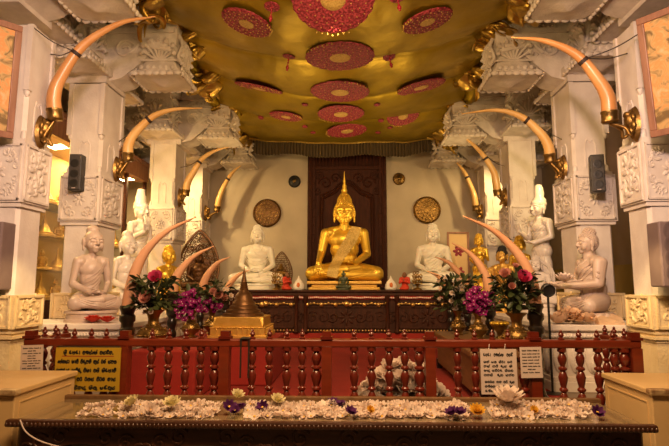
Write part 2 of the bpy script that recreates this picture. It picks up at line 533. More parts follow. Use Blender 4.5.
def relief_mb(w, h, style=0):
    """foliate carving on the plane y=0, raised towards -y, centred"""
    mb = MB()
    b = 0.018
    for (x0, x1, z0, z1) in ((-w / 2, w / 2, h / 2 - b, h / 2), (-w / 2, w / 2, -h / 2, -h / 2 + b), (-w / 2, -w / 2 + b, -h / 2, h / 2), (w / 2 - b, w / 2, -h / 2, h / 2)):
        mb.box(x0, x1, -0.016, 0.004, z0, z1)
    k = min(w, h)
    if style == 0:       # four-fold rosette
        mb.ell((0, 0, 0), (k * 0.05, 0.022, k * 0.05))
        for i in range(8):
            a = PI / 4 * i + PI / 8
            leaf_ell(mb, k * 0.12 * math.cos(a), k * 0.12 * math.sin(a), k * 0.075, k * 0.035, a)
        for sx in (-1, 1):
            for sz in (-1, 1):
                for (ox, oz, r, a0, sg) in ((0.27, 0.30, 0.12, PI * 1.25, 1), (0.16, 0.36, 0.07, 0, -1), (0.37, 0.12, 0.08, PI / 2, -1)):
                    pts = [(sx * w * ox + sx * (p[0]), 0, sz * h * oz + sz * p[2]) for p in spiral(0, 0, r * k, 1.1, a0, sg)]
                    mb.tube(pts, [0.014 * (1 - 0.5 * i / len(pts)) for i in range(len(pts))], 6)
                for j in range(5):
                    a = 0.2 + j * 0.33
                    leaf_ell(mb, sx * w * (0.20 + 0.17 * math.cos(a)), sz * h * (0.2 + 0.18 * math.sin(a)), k * 0.06, k * 0.022, math.atan2(sz * math.sin(a), sx * math.cos(a)))
    else:                # flowing plume of leaves
        stem = catmull([(-w * 0.3, 0, -h * 0.42), (w * 0.1, 0, -h * 0.2), (-w * 0.1, 0, h * 0.08), (w * 0.15, 0, h * 0.4)], 8)
        mb.tube(stem, 0.011, 6)
        for i, p in enumerate(stem[2::2]):
            for sg in (-1, 1):
                a = sg * 1.0 + (0.6 if i % 2 else -0.4) + PI / 2
                L = k * (0.13 + 0.03 * math.sin(i))
                leaf_ell(mb, p[0] + L * math.cos(a), p[2] + L * math.sin(a), L, L * 0.35, a, 0.016)
        for (cx, cz, r) in ((-0.25, 0.25, 0.16), (0.27, -0.22, 0.18), (-0.3, -0.15, 0.12), (0.3, 0.2, 0.12)):
            pts = spiral(cx * w, cz * h, r * k, 1.2, cx * 9, 1 if cz > 0 else -1)
            mb.tube(pts, [0.014 * (1 - 0.5 * i / len(pts)) for i in range(len(pts))], 6)
    return mb


REL0 = relief_mb(0.48, 0.46, 0).mesh('carved_panel', M['relief'])
REL1 = relief_mb(0.48, 0.46, 1).mesh('carved_panel', M['relief'])
RELB = relief_mb(0.50, 0.25, 1).mesh('carved_panel', M['yellow_lit_stone'])


def pekada_mesh():
    """bracket capital: four stepped arms that end in scrolls over drooping lotus bells"""
    mb = MB()
    mb.box(-0.26, 0.26, -0.26, 0.26, 3.62, 3.70).box(-0.30, 0.30, -0.30, 0.30, 3.70, 3.78)
    for k in range(4):
        T = Matrix.Rotation(k * PI / 2, 4, 'Z')
        L = 1.0 if k in (0, 2) else 0.60     # arms towards the nave and the aisle are long, along the row short
        s = L
        # corbel profile (distance, height)
        prof = [(0.10, 3.62), (0.30 * s + 0.1, 3.70), (0.50 * s + 0.02, 3.80), (0.66 * s, 3.93), (0.72 * s, 4.02), (0.98 * s, 4.06), (1.0 * s, 4.42), (0.10, 4.42)]
        mb.prism(prof, -0.19, 0.19, 'y', mat=T)
        mb.box(0.1, 0.96 * s, -0.22, 0.22, 4.20, 4.25, mat=T)
        mb.box(0.1, 1.03 * s, -0.24, 0.24, 4.32, 4.42, mat=T)
        for j in range(int(5 * s)):      # row of small curls under the top band
            for sy in (-1, 1):
                pts = [(0.36 + j * 0.12 + p[0], sy * 0.195, 4.28 - 0.0 + p[2]) for p in spiral(0, 0, 0.05, 0.9, 0, -1, 10)]
                mb.tube(pts, 0.012, 6, mat=T)
        # big fan of fronds on both cheeks and the scroll at the end
        for sy in (-1, 1):
            for j in range(7):
                a = R(20 + j * 24)
                q0 = (0.72 * s, 4.10)
                pts = catmull([(q0[0] - 0.25 * s, sy * 0.200, 4.15), (q0[0] - 0.12 * s + 0.05 * math.cos(a), sy * 0.21, 4.05 + 0.03 * math.sin(a)), (q0[0] + (0.28) * s * math.cos(a) * 0.9, sy * 0.205, 3.93 + 0.17 * math.sin(a))], 5)
                mb.tube(pts, [0.016 + 0.012 * i / len(pts) for i in range(len(pts))], 6, mat=T)
            sp = [(0.42 * s + p[0], sy * 0.20, 4.02 + p[2]) for p in spiral(0, 0, 0.12 * s, 1.4, 0.3, 1)]
            mb.tube(sp, [0.024 * (1 - 0.4 * i / len(sp)) for i in range(len(sp))], 7, mat=T)
        # front fronds falling over the bell
        for j in range(-3, 4):
            pts = catmull([(0.98 * s, j * 0.03, 4.22), (1.04 * s, j * 0.05, 4.08), (1.01 * s, j * 0.06, 3.93), (1.06 * s, j * 0.072, 3.84)], 4)
            mb.tube(pts, 0.022, 6, mat=T)
        # drooping lotus end: a fan of fronds on each side over a flaring skirt with scalloped hem
        c0 = 0.80 * s
        prof = [(0.18, 4.16), (0.20, 4.10), (0.185, 4.0), (0.175, 3.93), (0.19, 3.91), (0.195, 3.885), (0.225, 3.83), (0.27, 3.755), (0.29, 3.715), (0.285, 3.70), (0.20, 3.705), (0.08, 3.68), (0.02, 3.65)]
        mb.lathe(prof, 64, (c0, 0, 0), mat=T, sq=0.45)
        for d in range(4):
            D = T @ Matrix.Translation((c0, 0, 0)) @ Matrix.Rotation(d * PI / 2, 4, 'Z')
            for j in range(-3, 4):      # fronds
                q = j * R(25)
                e = 0.20 if abs(j) < 3 else 0.17
                pts = catmull([(0.185, 0.03 * j / 3, 3.90), (0.205, 0.11 * math.sin(q), 3.92 + 0.10 * math.cos(q)), (0.235, e * math.sin(q), 3.93 + e * math.cos(q)), (0.26, (e + 0.02) * math.sin(q), 3.90 + (e - 0.01) * math.cos(q))], 4)
                mb.tube(pts, [0.010 + 0.014 * min(1, i / (len(pts) - 3)) for i in range(len(pts))], 6, mat=D)
            for j in range(-3, 4):      # hem scallops and little buds on the skirt
                mb.ell((0.285, j * 0.078, 3.712), (0.022, 0.042, 0.028), 8, 6, mat=D)
                if j < 3: mb.ell((0.252, j * 0.068 + 0.034, 3.79), (0.014, 0.022, 0.026), 8, 6, mat=D)
            mb.tube([(0.205, -0.20, 3.885), (0.205, 0.20, 3.885)], 0.012, 6, mat=D)
            mb.tube([(0.272, -0.25, 3.745), (0.272, 0.25, 3.745)], 0.008, 6, mat=D)
    return mb.mesh('bracket_capital', M['relief'])


def pillar_shaft(z0, z1):
    mb = MB()
    h = 0.225
    c = 0.035
    poly = [(-h + c, -h), (h - c, -h), (h, -h + c), (h, h - c), (h - c, h), (-h + c, h), (-h, h - c), (-h, -h + c)]
    mb.prism(poly, z0, z1, 'z')
    return mb


PEK = pekada_mesh()
LSH = pillar_shaft(1.40, 2.16).mesh('lower_shaft', M['stone'], 0)
ush = pillar_shaft(2.64, 3.66)
for s in (-1, 1):     # stop-chamfers: small carved tongues at the foot and head of the upper shaft
    for t in (-1, 1):
        ush.ell((s * 0.205, t * 0.205, 3.08), (0.032, 0.032, 0.045)).ell((s * 0.205, t * 0.205, 2.70), (0.032, 0.032, 0.06))
        ush.box(s * 0.215 - 0.03, s * 0.215 + 0.03, t * 0.215 - 0.03, t * 0.215 + 0.03, 3.09, 3.66)
for k in range(4):     # shallow tongue-shaped niche frame on each face
    T = Matrix.Rotation(k * PI / 2, 4, 'Z')
    ush.tube([T @ Vector(p) for p in ((-0.07, -0.225, 2.72), (-0.07, -0.225, 2.98), (-0.04, -0.225, 3.03), (0, -0.225, 3.0), (0.04, -0.225, 3.03), (0.07, -0.225, 2.98), (0.07, -0.225, 2.72))], 0.010, 5)
USH = ush.mesh('upper_shaft', M['stone'], 30)
BLK = MB().box(-0.27, 0.27, -0.27, 0.27, 2.155, 2.645).box(-0.25, 0.25, -0.25, 0.25, 2.12, 2.68).mesh('carved_block', M['stone'], 0)
bm_ = MB().box(-0.285, 0.285, -0.285, 0.285, 1.16, 1.42)
bm_.box(-0.26, 0.26, -0.26, 0.26, 1.06, 1.16).box(-0.285, 0.285, -0.285, 0.285, 1.085, 1.105).box(-0.275, 0.275, -0.275, 0.275, 1.125, 1.14)
bm_.box(-0.25, 0.25, -0.25, 0.25, 0.68, 1.06).box(-0.30, 0.30, -0.30, 0.30, FZ, 0.70)
BAS = bm_.mesh('base', M['yellow_lit_stone'], 0)


def pillar(x, y, label, sy=1.0, cap=(0, 0, 0)):
    sx = 0.80
    t = thing('stone_pillar', label, 'pillar', (x, y, FZ), 0, 'carved white pillars of the hall')
    off = (0, 0, -FZ)
    b = link('base', BAS, t, off)
    for k in range(4):
        T = Matrix.Rotation(k * PI / 2, 4, 'Z')
        c = link('carved_panel', RELB, b, T @ Vector((0, -0.287, 1.29)), (0, 0, k * PI / 2))
    link('lower_shaft', LSH, t, off)
    b = link('carved_block', BLK, t, off)
    for k in range(4):
        T = Matrix.Rotation(k * PI / 2, 4, 'Z')
        link('carved_panel', REL0 if k % 2 == 0 else REL1, b, T @ Vector((0, -0.272, 2.40)), (0, 0, k * PI / 2))
    link('upper_shaft', USH, t, off)
    link('bracket_capital', PEK, t, (cap[0] / sx, cap[1] / sy, cap[2] - FZ), None, (1 / sx, 1 / sy * 0.9, 1))
    t.scale = (sx, sy, 1)
    return t


PY = [4.16, 5.48, 7.68, 9.0]
ORD = ['nearest', 'second', 'third', 'farthest']
for sgn, side in ((-1, 'left'), (1, 'right')):
    for i, y in enumerate(PY):
        extra = ['beside the framed painting and tall grey speaker', 'carrying the small black speaker', 'behind the tall white statue', 'against the back wall'][i]
        pillar(sgn * 2.68, y + (((-0.06, 0.06), (-0.05, 0.08), (0, 0), (0.08, 0.08))[i][sgn > 0]), '%s carved white stone pillar of the %s row, %s' % (ORD[i], side, extra), 0.68 if i == 0 else 1.0, ((sgn * 0.16, 0, 0.20), (sgn * 0.06, 0, 0.05), (0, 0, 0), (0, 0, -0.04))[i])


# ------------------------------------------------------------------ carved door behind the gold statue
dt = MB().box(-0.73, 0.73, -0.02, 0.04, -0.95, 2.1)
dx, dy, dz = 0.08, 9.38, 2.4
door = dt.obj('door_1', M['dark_wood'], None, 0, 0, (dx, dy, dz))
door['kind'] = 'structure'
fr = MB()
for s in (-1, 1):
    fr.box(s * 0.66 - 0.07, s * 0.66 + 0.07, -0.07, 0, -0.95, 2.1)
    fr.tube([(s * 0.66, -0.075, -0.9), (s * 0.66, -0.075, 1.5)], 0.022, 8)
    for j in range(30):
        z = -0.9 + j * 0.078
        fr.ell((s * 0.66 + 0.03 * (-1) ** j, -0.07, z), (0.032, 0.012, 0.022), 8, 5)
fr.box(-0.6, 0.6, -0.06, 0, 1.24, 1.30)
fr.box(-0.73, 0.73, -0.075, 0, 1.66, 1.74)
fr.obj('door_frame', M['dark_wood'], door, 30, 0.004)
lat = MB()
for j in range(19):
    x = -0.57 + j * 0.0633
    lat.tube([(x, -0.04, 1.30), (x, -0.04, 1.48), (x, -0.04, 1.66)], [0.014, 0.02, 0.014], 6)
lat.obj('lattice', M['dark_wood'], door, 30)
pn = MB()
arch = catmull([(-0.46, 0, -0.9), (-0.46, 0, 0.55), (-0.40, 0, 0.72), (-0.24, 0, 0.80), (-0.12, 0, 0.92), (0, 0, 0.97), (0.12, 0, 0.92), (0.24, 0, 0.80), (0.40, 0, 0.72), (0.46, 0, 0.55), (0.46, 0, -0.9)], 5)
pn.tube([(p.x, -0.03, p.z) for p in arch], 0.028, 6)
pn.tube([(p.x * 1.09, -0.03, p.z * 1.03 + 0.03) for p in arch], 0.014, 6)
for s in (-1, 1):
    for (cx, cz, r, a0, sg) in ((0.40, 0.98, 0.13, 0, 1), (0.22, 1.07, 0.10, PI, -1), (0.52, 1.12, 0.09, 1, 1), (0.54, 0.82, 0.07, 2, -1)):
        sp = spiral(0, 0, r, 1.3, a0, sg)
        pn.tube([(s * (cx + p[0]), -0.03, cz + p[2]) for p in sp], 0.014, 6)
pn.obj('arched_panel', M['dark_wood'], door, 60)


# ------------------------------------------------------------------ canopy of gold cloth
CX0, CX1, CY0, CY1 = -1.86, 1.86, 3.2, 9.0
TIES = [4.17, 5.48, 6.6, 7.68, 9.0]


def canopy_z(x, y):
    u = x / 1.86
    bk = min(1.0, max(0.15, (9.2 - y) / 2.4))
    z = 3.99 + 0.07 * (1 - bk) + bk * (0.46 * u * u - 0.10 * u ** 4) + 0.06 * abs(u) ** 5
    # the cloth hangs a little between its ties and is puckered along the cross seams
    ph = 0
    for a, b in zip([2.9] + TIES, TIES + [9.3]):
        if a <= y <= b:
            ph = (y - a) / (b - a)
            break
    z -= 0.055 * math.sin(PI * ph) * (0.4 + 0.6 * abs(u))
    n1 = noise.noise(Vector((x * 1.1, y * 1.3, 3.1)))
    n2 = noise.noise(Vector((x * 3.0 + y * 0.8, y * 2.0, 9.1)))
    n3 = noise.noise(Vector((x * 9.0 + 1.5 * y, y * 2.2, 4.4)))
    z += 0.028 * n1 + 0.020 * n2 * (0.5 + abs(u)) + 0.007 * n3
    z += 0.018 * math.exp(-((ph * (1 - ph)) / 0.03) ** 2)
    # radiating folds near the edges
    z += 0.03 * (abs(u) ** 6) * math.sin(y * 11 + 2 * math.sin(y * 2.3))
    return z


def canopy_n(x, y):
    e = 0.02
    a = Vector((2 * e, 0, canopy_z(x + e, y) - canopy_z(x - e, y)))
    b = Vector((0, 2 * e, canopy_z(x, y + e) - canopy_z(x, y - e)))
    n = b.cross(a).normalized()
    return n if n.z < 0 else -n


canopy = thing('cloth_canopy', 'gold satin ceiling canopy with crimson sequined medallions stretched over the shrine', 'canopy', (0, 6.1, 4.05))
off = Vector((0, -6.1, -4.05))
cm = MB()
NX, NY = 84, 130
vv, ff = [], []
for j in range(NY + 1):
    for i in range(NX + 1):
        x = CX0 + (CX1 - CX0) * i / NX
        y = CY0 + (CY1 - CY0) * j / NY
        vv.append(Vector((x, y, canopy_z(x, y))) + off)
for j in range(NY):
    for i in range(NX):
        a = j * (NX + 1) + i
        ff.append((a, a + 1, a + NX + 2, a + NX + 1))
cm.add(vv, ff)
o = cm.obj('cloth', M['canopy'], canopy, 180)
md = o.modifiers.new('thick', 'SOLIDIFY'); md.thickness = 0.01; md.offset = 1


def med_mesh(r, lobes=20):
    """sequined disc hanging face down: scalloped rim, ruffled rings, embroidered heart"""
    mb = MB()
    prof = [(0.30 * r, -0.020), (0.40 * r, -0.028), (0.52 * r, -0.020), (0.66 * r, -0.030), (0.80 * r, -0.020), (0.90 * r, -0.026), (0.99 * r, -0.012), (1.0 * r, -0.004)]
    mb.lathe(prof, 80, lobes=lobes, amp=0.035, m=0)
    mb.lathe([(0.01, -0.026), (0.16 * r, -0.032), (0.29 * r, -0.026), (0.33 * r, -0.014)], 40, m=1)
    k = int(60)
    for i in range(k):
        a = i * 2.39996
        q = r * math.sqrt(0.14 + 0.8 * (i + 0.5) / k)
        mb.ell((q * math.cos(a), q * math.sin(a), -0.030), (0.007, 0.007, 0.005), 6, 4, m=1)
    return mb.mesh('medallion', [M['medallion'], M['medal_core']], 40)


def bead_drop():
    mb = MB()
    mb.tube([(0, 0, 0), (0, 0, -0.10)], 0.004, 5)
    for z, r in ((-0.03, 0.010), (-0.06, 0.010), (-0.09, 0.012), (-0.115, 0.020), (-0.14, 0.012)):
        mb.ell((0, 0, z), (r, r, r), 8, 6)
    return mb.mesh('bead_tassel', M['gem_red'], 60)


DROP = bead_drop()
SMALLB = MB().ell((0, 0, -0.012), (0.010, 0.010, 0.012), 8, 6).mesh('bead_tassel', M['canopy_trim'], 60)


def on_canopy(me, name, x, y, parent=None, hang=False, yaw=0):
    q = Vector((x, y, canopy_z(x, y)))
    n = canopy_n(x, y)
    rot = None if hang else (-n).to_track_quat('Z', 'Y').to_euler()
    if rot is None: rot = (0, 0, yaw)
    return link(name, me, parent or canopy, q + off + n * 0.004, rot)


def canopy_at(px, py):
    lo, hi = 3.2, 9.0
    z = 4.05
    for it in range(30):
        d = P(px, py, 1.0) - Vector((CAMX, 0, EYE))
        t = (z - EYE) / d.z
        q = Vector((CAMX, 0, EYE)) + d * t
        z = 0.5 * z + 0.5 * canopy_z(max(-1.86, min(1.86, q.x)), max(3.2, min(9, q.y)))
    return q.x, q.y


MED = [(333, -2, 0.36), (247, 22, 0.245), (427, 20, 0.245), (340, 56, 0.37), (259, 87, 0.32), (421, 86, 0.32), (340, 91, 0.37), (286, 115.5, 0.25), (403, 115.5, 0.25), (341, 113, 0.33), (347, 130, 0.33)]
mcache = {}
for px, py, r in MED:
    x, y = canopy_at(px, py)
    if r not in mcache: mcache[r] = med_mesh(r)
    m_ = on_canopy(mcache[r], 'medallion', x, y)
    for k in range(-3, 4):
        link('bead_tassel', SMALLB, m_, (k * r * 0.14, -r * 1.06 + abs(k) * 0.012, -0.012))
for px, py in ((289, 56), (389, 56), (272, 6), (397, -4), (305, 104), (377, 104), (261, 117), (381, 120), (305, 126), (390, 127), (313, 132), (378, 132)):
    x, y = canopy_at(px, py)
    big = py < 70
    sm = MB()
    sm.lathe([(0.005, -0.014), (0.04, -0.016), (0.07 if big else 0.045, -0.008), (0.072 if big else 0.047, -0.002)], 16)
    q = on_canopy(sm.mesh('small_rosette', M['medallion'], 40), 'small_rosette', x, y)
    if big: link('bead_tassel', DROP, q, (0, 0.0, -0.012))
# gathered gold knots where the cloth is tied to the capitals
def knot_mesh(seed):
    r = random.Random(seed)
    mb = MB()
    for i in range(5):
        a = Vector((r.uniform(-.12, .12), r.uniform(-.2, .2), r.uniform(-.06, .06)))
        mb.ell(a, (r.uniform(.10, .18), r.uniform(.14, .26), r.uniform(.05, .09)), 18, 11, rot=Matrix.Rotation(r.uniform(-1, 1), 3, 'X') @ Matrix.Rotation(r.uniform(-1, 1), 3, 'Z'))
    for i in range(16):
        p = Vector((r.uniform(-.12, .12), r.uniform(-.2, .2), r.uniform(-.05, .05)))
        pts = [p.copy()]
        d = Vector((r.uniform(-1, 1), r.uniform(-1, 1), r.uniform(-0.5, 0.35))).normalized()
        ax = Vector((r.uniform(-1, 1), r.uniform(-1, 1), r.uniform(-1, 1))).normalized()
        for k in range(9):
            p = p + d * 0.035
            d = Matrix.Rotation(0.28, 3, ax) @ d
            pts.append(p.copy())
        mb.tube(pts, [0.012 + 0.022 * math.sin(PI * k / 9) for k in range(10)], 7, flat=0.45)
    v2 = []
    for p in mb.v:
        q = Vector(p)
        w = noise.noise(q * 9) * 0.03 + noise.noise(q * 23) * 0.010
        v2.append(tuple(q + q.normalized() * w))
    mb.v = v2
    return mb.mesh('gathered_knot', M['knot_gold'], 70)


for i, (y, ys) in enumerate(((4.30, 0.9), (4.85, 0.75), (5.6, 0.8), (6.65, 0.75), (7.72, 0.7), (8.75, 0.65))):
    for s in (-1, 1):
        x = s * (1.80 if i != 1 else 1.88)
        link('gathered_knot', knot_mesh(20 + i * 2 + (s > 0)), canopy, Vector((x, y, canopy_z(s * 1.8, y) - 0.06)) + off, (0, s * 0.5, 0), (1.0, 1.15 * ys / 0.9, 0.85))
# swags of cloth falling outside the edge
for s in (-1, 1):
    mb = MB()
    v, f = [], []
    n = 90
    for j in range(n + 1):
        y = 3.2 + 5.8 * j / n
        dep = 0.0
        for a, b in zip([2.9] + TIES, TIES + [9.3]):
            if a <= y <= b: dep = math.sin(PI * (y - a) / (b - a))
        for i in range(7):
            t = i / 6
            x = s * (1.84 + 0.20 * t + 0.02 * math.sin(j * 1.3 + i))
            z = canopy_z(s * 1.86, y) + 0.06 * t - (0.05 + 0.06 * dep) * math.sin(PI * t) + 0.018 * math.sin(j * 0.9 + i * 0.8) * t
            v.append(Vector((x, y, z)) + off)
    for j in range(n):
        for i in range(6):
            a = j * 7 + i
            f.append((a, a + 1, a + 8, a + 7))
    mb.add(v, f)
    o = mb.obj('side_swag', M['canopy'], canopy, 180)
    md = o.modifiers.new('thick', 'SOLIDIFY'); md.thickness = 0.01
# pleated fringe across the back
mb = MB()
v, f = [], []
n = 260
for i in range(n + 1):
    x = -1.84 + 3.68 * i / n
    w = 0.016 * (1 if i % 4 in (0, 1) else -1) + 0.006 * math.sin(i * 0.7)
    zt = canopy_z(x, 8.98) - 0.0
    zb = zt - 0.26 + 0.02 * math.sin(x * 5)
    v += [Vector((x, 8.98 + w, zt)) + off, Vector((x, 8.98 + w * 1.7, zb)) + off]
for i in range(n):
    f.append((2 * i, 2 * i + 1, 2 * i + 3, 2 * i + 2))
mb.add(v, f)
o = mb.obj('fringe', M['fringe'], canopy, 0)
md = o.modifiers.new('thick', 'SOLIDIFY'); md.thickness = 0.006
mb = MB()
mb.tube([Vector((-1.84 + 3.68 * i / 40, 8.95, canopy_z(-1.84 + 3.68 * i / 40, 8.95) - 0.01)) + off for i in range(41)], 0.014, 6)
mb.obj('trim_cord', M['canopy_trim'], canopy, 60)


# ------------------------------------------------------------------ mounted tusks
def bracket_part(t, bx, by, bz, s, ex, ez):
    """gilt wall plate with a leafy boss and two arms that carry the collar"""
    mb = MB()
    pl = catmull([(0, 0, -0.15), (0, 0.05, -0.10), (0, 0.075, 0.0), (0, 0.05, 0.10), (0, 0, 0.15), (0, -0.05, 0.10), (0, -0.075, 0.0), (0, -0.05, -0.10)], 4, True)
    n = len(pl)
    v = [(bx, by + p[1], bz + p[2]) for p in pl] + [(bx - s * 0.03, by + p[1] * 0.8, bz + p[2] * 0.85) for p in pl]
    mb.add(v, [(i, (i + 1) % n, n + (i + 1) % n, n + i) for i in range(n)] + [tuple(range(n)), tuple(range(n, 2 * n))])
    mb.ell((bx - s * 0.04, by, bz + 0.03), (0.05, 0.055, 0.07), 14, 9)
    mb.ell((bx - s * 0.06, by, bz + 0.075), (0.035, 0.04, 0.03), 12, 8)
    for k in range(7):
        a = k * 2 * PI / 7
        mb.ell((bx - s * 0.045, by + 0.06 * math.cos(a), bz + 0.01 + 0.075 * math.sin(a)), (0.02, 0.022, 0.035), 8, 6)
    for sy in (-1, 1):
        pts = catmull([(bx - s * 0.03, by + sy * 0.03, bz - 0.06), (bx - s * 0.08, by + sy * 0.05, bz - 0.10), ((bx + ex) / 2, by + sy * 0.03, bz - 0.04), (ex, by, ez - 0.04)], 6)
        mb.tube(pts, 0.014, 8)
    o = mb.obj('bracket', M['old_gold'], t, 50)
    return o


def mounted_tusk(side, label, base, pts, r0, m, shaft_pt):
    """base: wall plate centre; pts: tusk centre line from collar to tip"""
    s = -1 if side == 'left' else 1
    t = thing('mounted_tusk', label, 'tusk', base, 0, 'ivory tusks curving in from the pillars')
    B = Vector(base)
    pts = [Vector(p) - B for p in pts]
    c = catmull(pts, 8)
    n = len(c)
    rad = [max(r0 * (1 - (i / (n - 1)) ** 1.7 * 0.93), 0.006) for i in range(n)]
    tb_ = MB().tube(c, rad, 16)
    link('tusk', tb_.mesh('tusk', M[m], 180), t)
    e = c[0]
    d = (c[2] - c[0]).normalized()
    q = d.to_track_quat('Z', 'Y').to_matrix().to_4x4()
    col = MB().lathe([(0.02, -0.06), (r0 * 0.95, -0.06), (r0 * 1.12, -0.045), (r0 * 1.04, -0.03), (r0 * 1.04, 0.015), (r0 * 1.12, 0.025), (r0 * 1.1, 0.04), (r0 * 0.9, 0.045)], 20, mat=Matrix.Translation(e) @ q)
    col.obj('collar', M['brass'], t, 50)
    bracket_part(t, 0, 0, 0, s, e.x, e.z - 0.02)
    # strap round the tusk half-way and the tie wires that run back to the pillar
    k = int(n * 0.56)
    d = (c[k + 1] - c[k - 1]).normalized()
    q = d.to_track_quat('Z', 'Y').to_matrix().to_4x4()
    st = MB().lathe([(rad[k] * 0.9, -0.016), (rad[k] * 1.12, -0.016), (rad[k] * 1.12, 0.016), (rad[k] * 0.9, 0.016)], 16, mat=Matrix.Translation(c[k]) @ q).obj('strap', M['strap'], t, 40)
    for wz, wy in shaft_pt:
        a, b = c[k] + Vector((s * rad[k] * 0.8, 0, rad[k] * 0.6)), Vector((s * 0.03, wy, wz)) if True else None
        mid = (a + b) / 2 - Vector((0, 0, 0.025))
        link('tie_wire', MB().tube(catmull([a, mid, b], 6), 0.005, 5).mesh('tie_wire', M['wire'], 180), t)
    return t


mounted_tusk('left', 'long tan tusk arching from the nearest left pillar beside the framed painting', (-2.47, 4.1, 2.78), [(-2.355, 4.1, 2.94), (-2.36, 4.08, 3.08), (-2.31, 4.07, 3.24), (-2.13, 4.07, 3.53), (-1.83, 4.08, 3.73), (-1.53, 4.1, 3.80)], 0.060, 'tusk', ((0.75, 0.12), (0.86, -0.16)))
mounted_tusk('right', 'long tan tusk arching from the nearest right pillar beside the framed painting', (2.47, 4.1, 2.80), [(2.265, 4.1, 2.87), (2.25, 4.08, 3.02), (2.18, 4.07, 3.16), (2.02, 4.07, 3.38), (1.78, 4.08, 3.51), (1.50, 4.1, 3.56)], 0.060, 'tusk', ((0.65, 0.10), (0.72, -0.16)))
mounted_tusk('left', 'golden brown tusk arching from the second left pillar above the small black speaker', (-2.47, 5.5, 2.78), [(-2.34, 5.5, 2.93), (-2.33, 5.48, 3.06), (-2.25, 5.47, 3.20), (-2.06, 5.47, 3.38), (-1.83, 5.48, 3.46), (-1.52, 5.5, 3.48)], 0.058, 'tusk_light', ((0.35, 0.1),))
mounted_tusk('right', 'golden brown tusk arching from the second right pillar above the small black speaker', (2.47, 5.5, 2.76), [(2.32, 5.5, 2.88), (2.30, 5.48, 3.0), (2.22, 5.47, 3.14), (2.02, 5.47, 3.33), (1.75, 5.48, 3.41), (1.38, 5.5, 3.38)], 0.058, 'tusk_light', ((0.35, 0.1),))
mounted_tusk('left', 'third mounted tusk on the left, tip under the white lotus capital', (-2.47, 7.6, 2.82), [(-2.37, 7.6, 2.91), (-2.34, 7.58, 3.05), (-2.27, 7.57, 3.18), (-2.12, 7.57, 3.42), (-1.92, 7.58, 3.55), (-1.72, 7.6, 3.61)], 0.058, 'tusk_light', ((0.5, 0.1),))
mounted_tusk('right', 'third mounted tusk on the right, tip under the white lotus capital', (2.47, 7.6, 2.80), [(2.345, 7.6, 2.88), (2.32, 7.58, 3.05), (2.29, 7.57, 3.19), (2.14, 7.57, 3.45), (1.97, 7.58, 3.64), (1.85, 7.6, 3.74)], 0.058, 'tusk_light', ((0.5, 0.1),))
mounted_tusk('left', 'pale farthest tusk on the left, near the bronze wall disc', (-2.47, 9.0, 2.78), [(-2.25, 9.0, 2.87), (-2.22, 8.98, 3.03), (-2.16, 8.97, 3.2), (-2.03, 8.97, 3.45), (-1.92, 8.98, 3.58), (-1.80, 9.0, 3.68)], 0.055, 'tusk_light', ())
mounted_tusk('right', 'pale farthest tusk on the right, near the bronze wall disc', (2.47, 9.0, 2.78), [(2.36, 9.0, 2.86), (2.34, 8.98, 3.03), (2.30, 8.97, 3.18), (2.19, 8.97, 3.46), (2.09, 8.98, 3.62), (1.98, 9.0, 3.73)], 0.055, 'tusk_light', ())

# ------------------------------------------------------------------ standing tusks on black turned stands
def stand_mesh(h):
    prof = [(0.085, 0), (0.09, 0.03), (0.07, 0.05), (0.055, 0.10)]
    z = 0.10
    while z < h - 0.26:
        prof += [(0.045, z), (0.06, z + 0.04), (0.062, z + 0.07), (0.045, z + 0.10)]
        z += 0.12
    prof += [(0.06, h - 0.25), (0.078, h - 0.235), (0.080, h - 0.19), (0.062, h - 0.175), (0.066, h - 0.14), (0.082, h - 0.125), (0.082, h - 0.085), (0.064, h - 0.07), (0.070, h - 0.05), (0.082, h - 0.03), (0.078, h), (0.03, h)]
    prof = [(r * 0.78, z) for r, z in prof]
    return MB().lathe(prof, 20).mesh('stand', M['black_wood'], 40)


def standing_tusk(label, x, y, ztop, pts, r0, m='tusk_pink'):
    t = thing('standing_tusk', label, 'tusk', (x, y, FZ), 0, 'tusks on black stands flanking the shrine')
    link('stand', stand_mesh(ztop - FZ), t)
    o = Vector((x, y, FZ))
    c = catmull([Vector(p) - o for p in pts], 8)
    n = len(c)
    rad = [max(r0 * (1 - (i / (n - 1)) ** 1.8 * 0.93), 0.006) for i in range(n)]
    link('tusk', MB().tube(c, rad, 16).mesh('tusk', M[m], 180), t)
    return t


def px_tusk(label, Yv, pix, r0, stand_y=None, m='tusk_pink', dy=0.0):
    pts = [P(a, b, Yv + dy * i) for i, (a, b) in enumerate(pix)]
    base = pts[0] - Vector((0, 0, 0.02))
    standing_tusk(label, base.x, base.y, base.z + 0.025, [base] + pts[1:], r0, m)


px_tusk('largest pinkish tusk on black turned stand at front left', 4.2, [(128, 306), (131, 288), (138, 265), (150, 246), (169, 230), (196, 217)], 0.052)
px_tusk('largest pinkish tusk on black turned stand at front right', 4.2, [(535, 304), (533, 288), (525, 265), (511, 246), (491, 229), (463, 216)], 0.052)
px_tusk('second standing tusk on the left, rising behind the pink bouquet', 5.3, [(173, 292), (176, 278), (184, 266), (196, 255), (214, 246)], 0.050)
px_tusk('second standing tusk on the right, rising behind the magenta orchids', 5.3, [(489, 292), (486, 278), (479, 264), (468, 252), (452, 243)], 0.050)
px_tusk('third standing tusk on the left, rising behind the magenta orchids', 6.4, [(201, 292), (205, 280), (211, 270), (219, 262), (230, 257)], 0.052)
px_tusk('third standing tusk on the right, rising behind the white posy', 6.4, [(467, 294), (464, 282), (457, 271), (448, 262), (435, 257)], 0.052)
px_tusk('small farthest standing tusk on the left beside the gilded stupa', 7.3, [(226, 292), (229, 285), (234, 279), (240, 274), (249, 270)], 0.050)
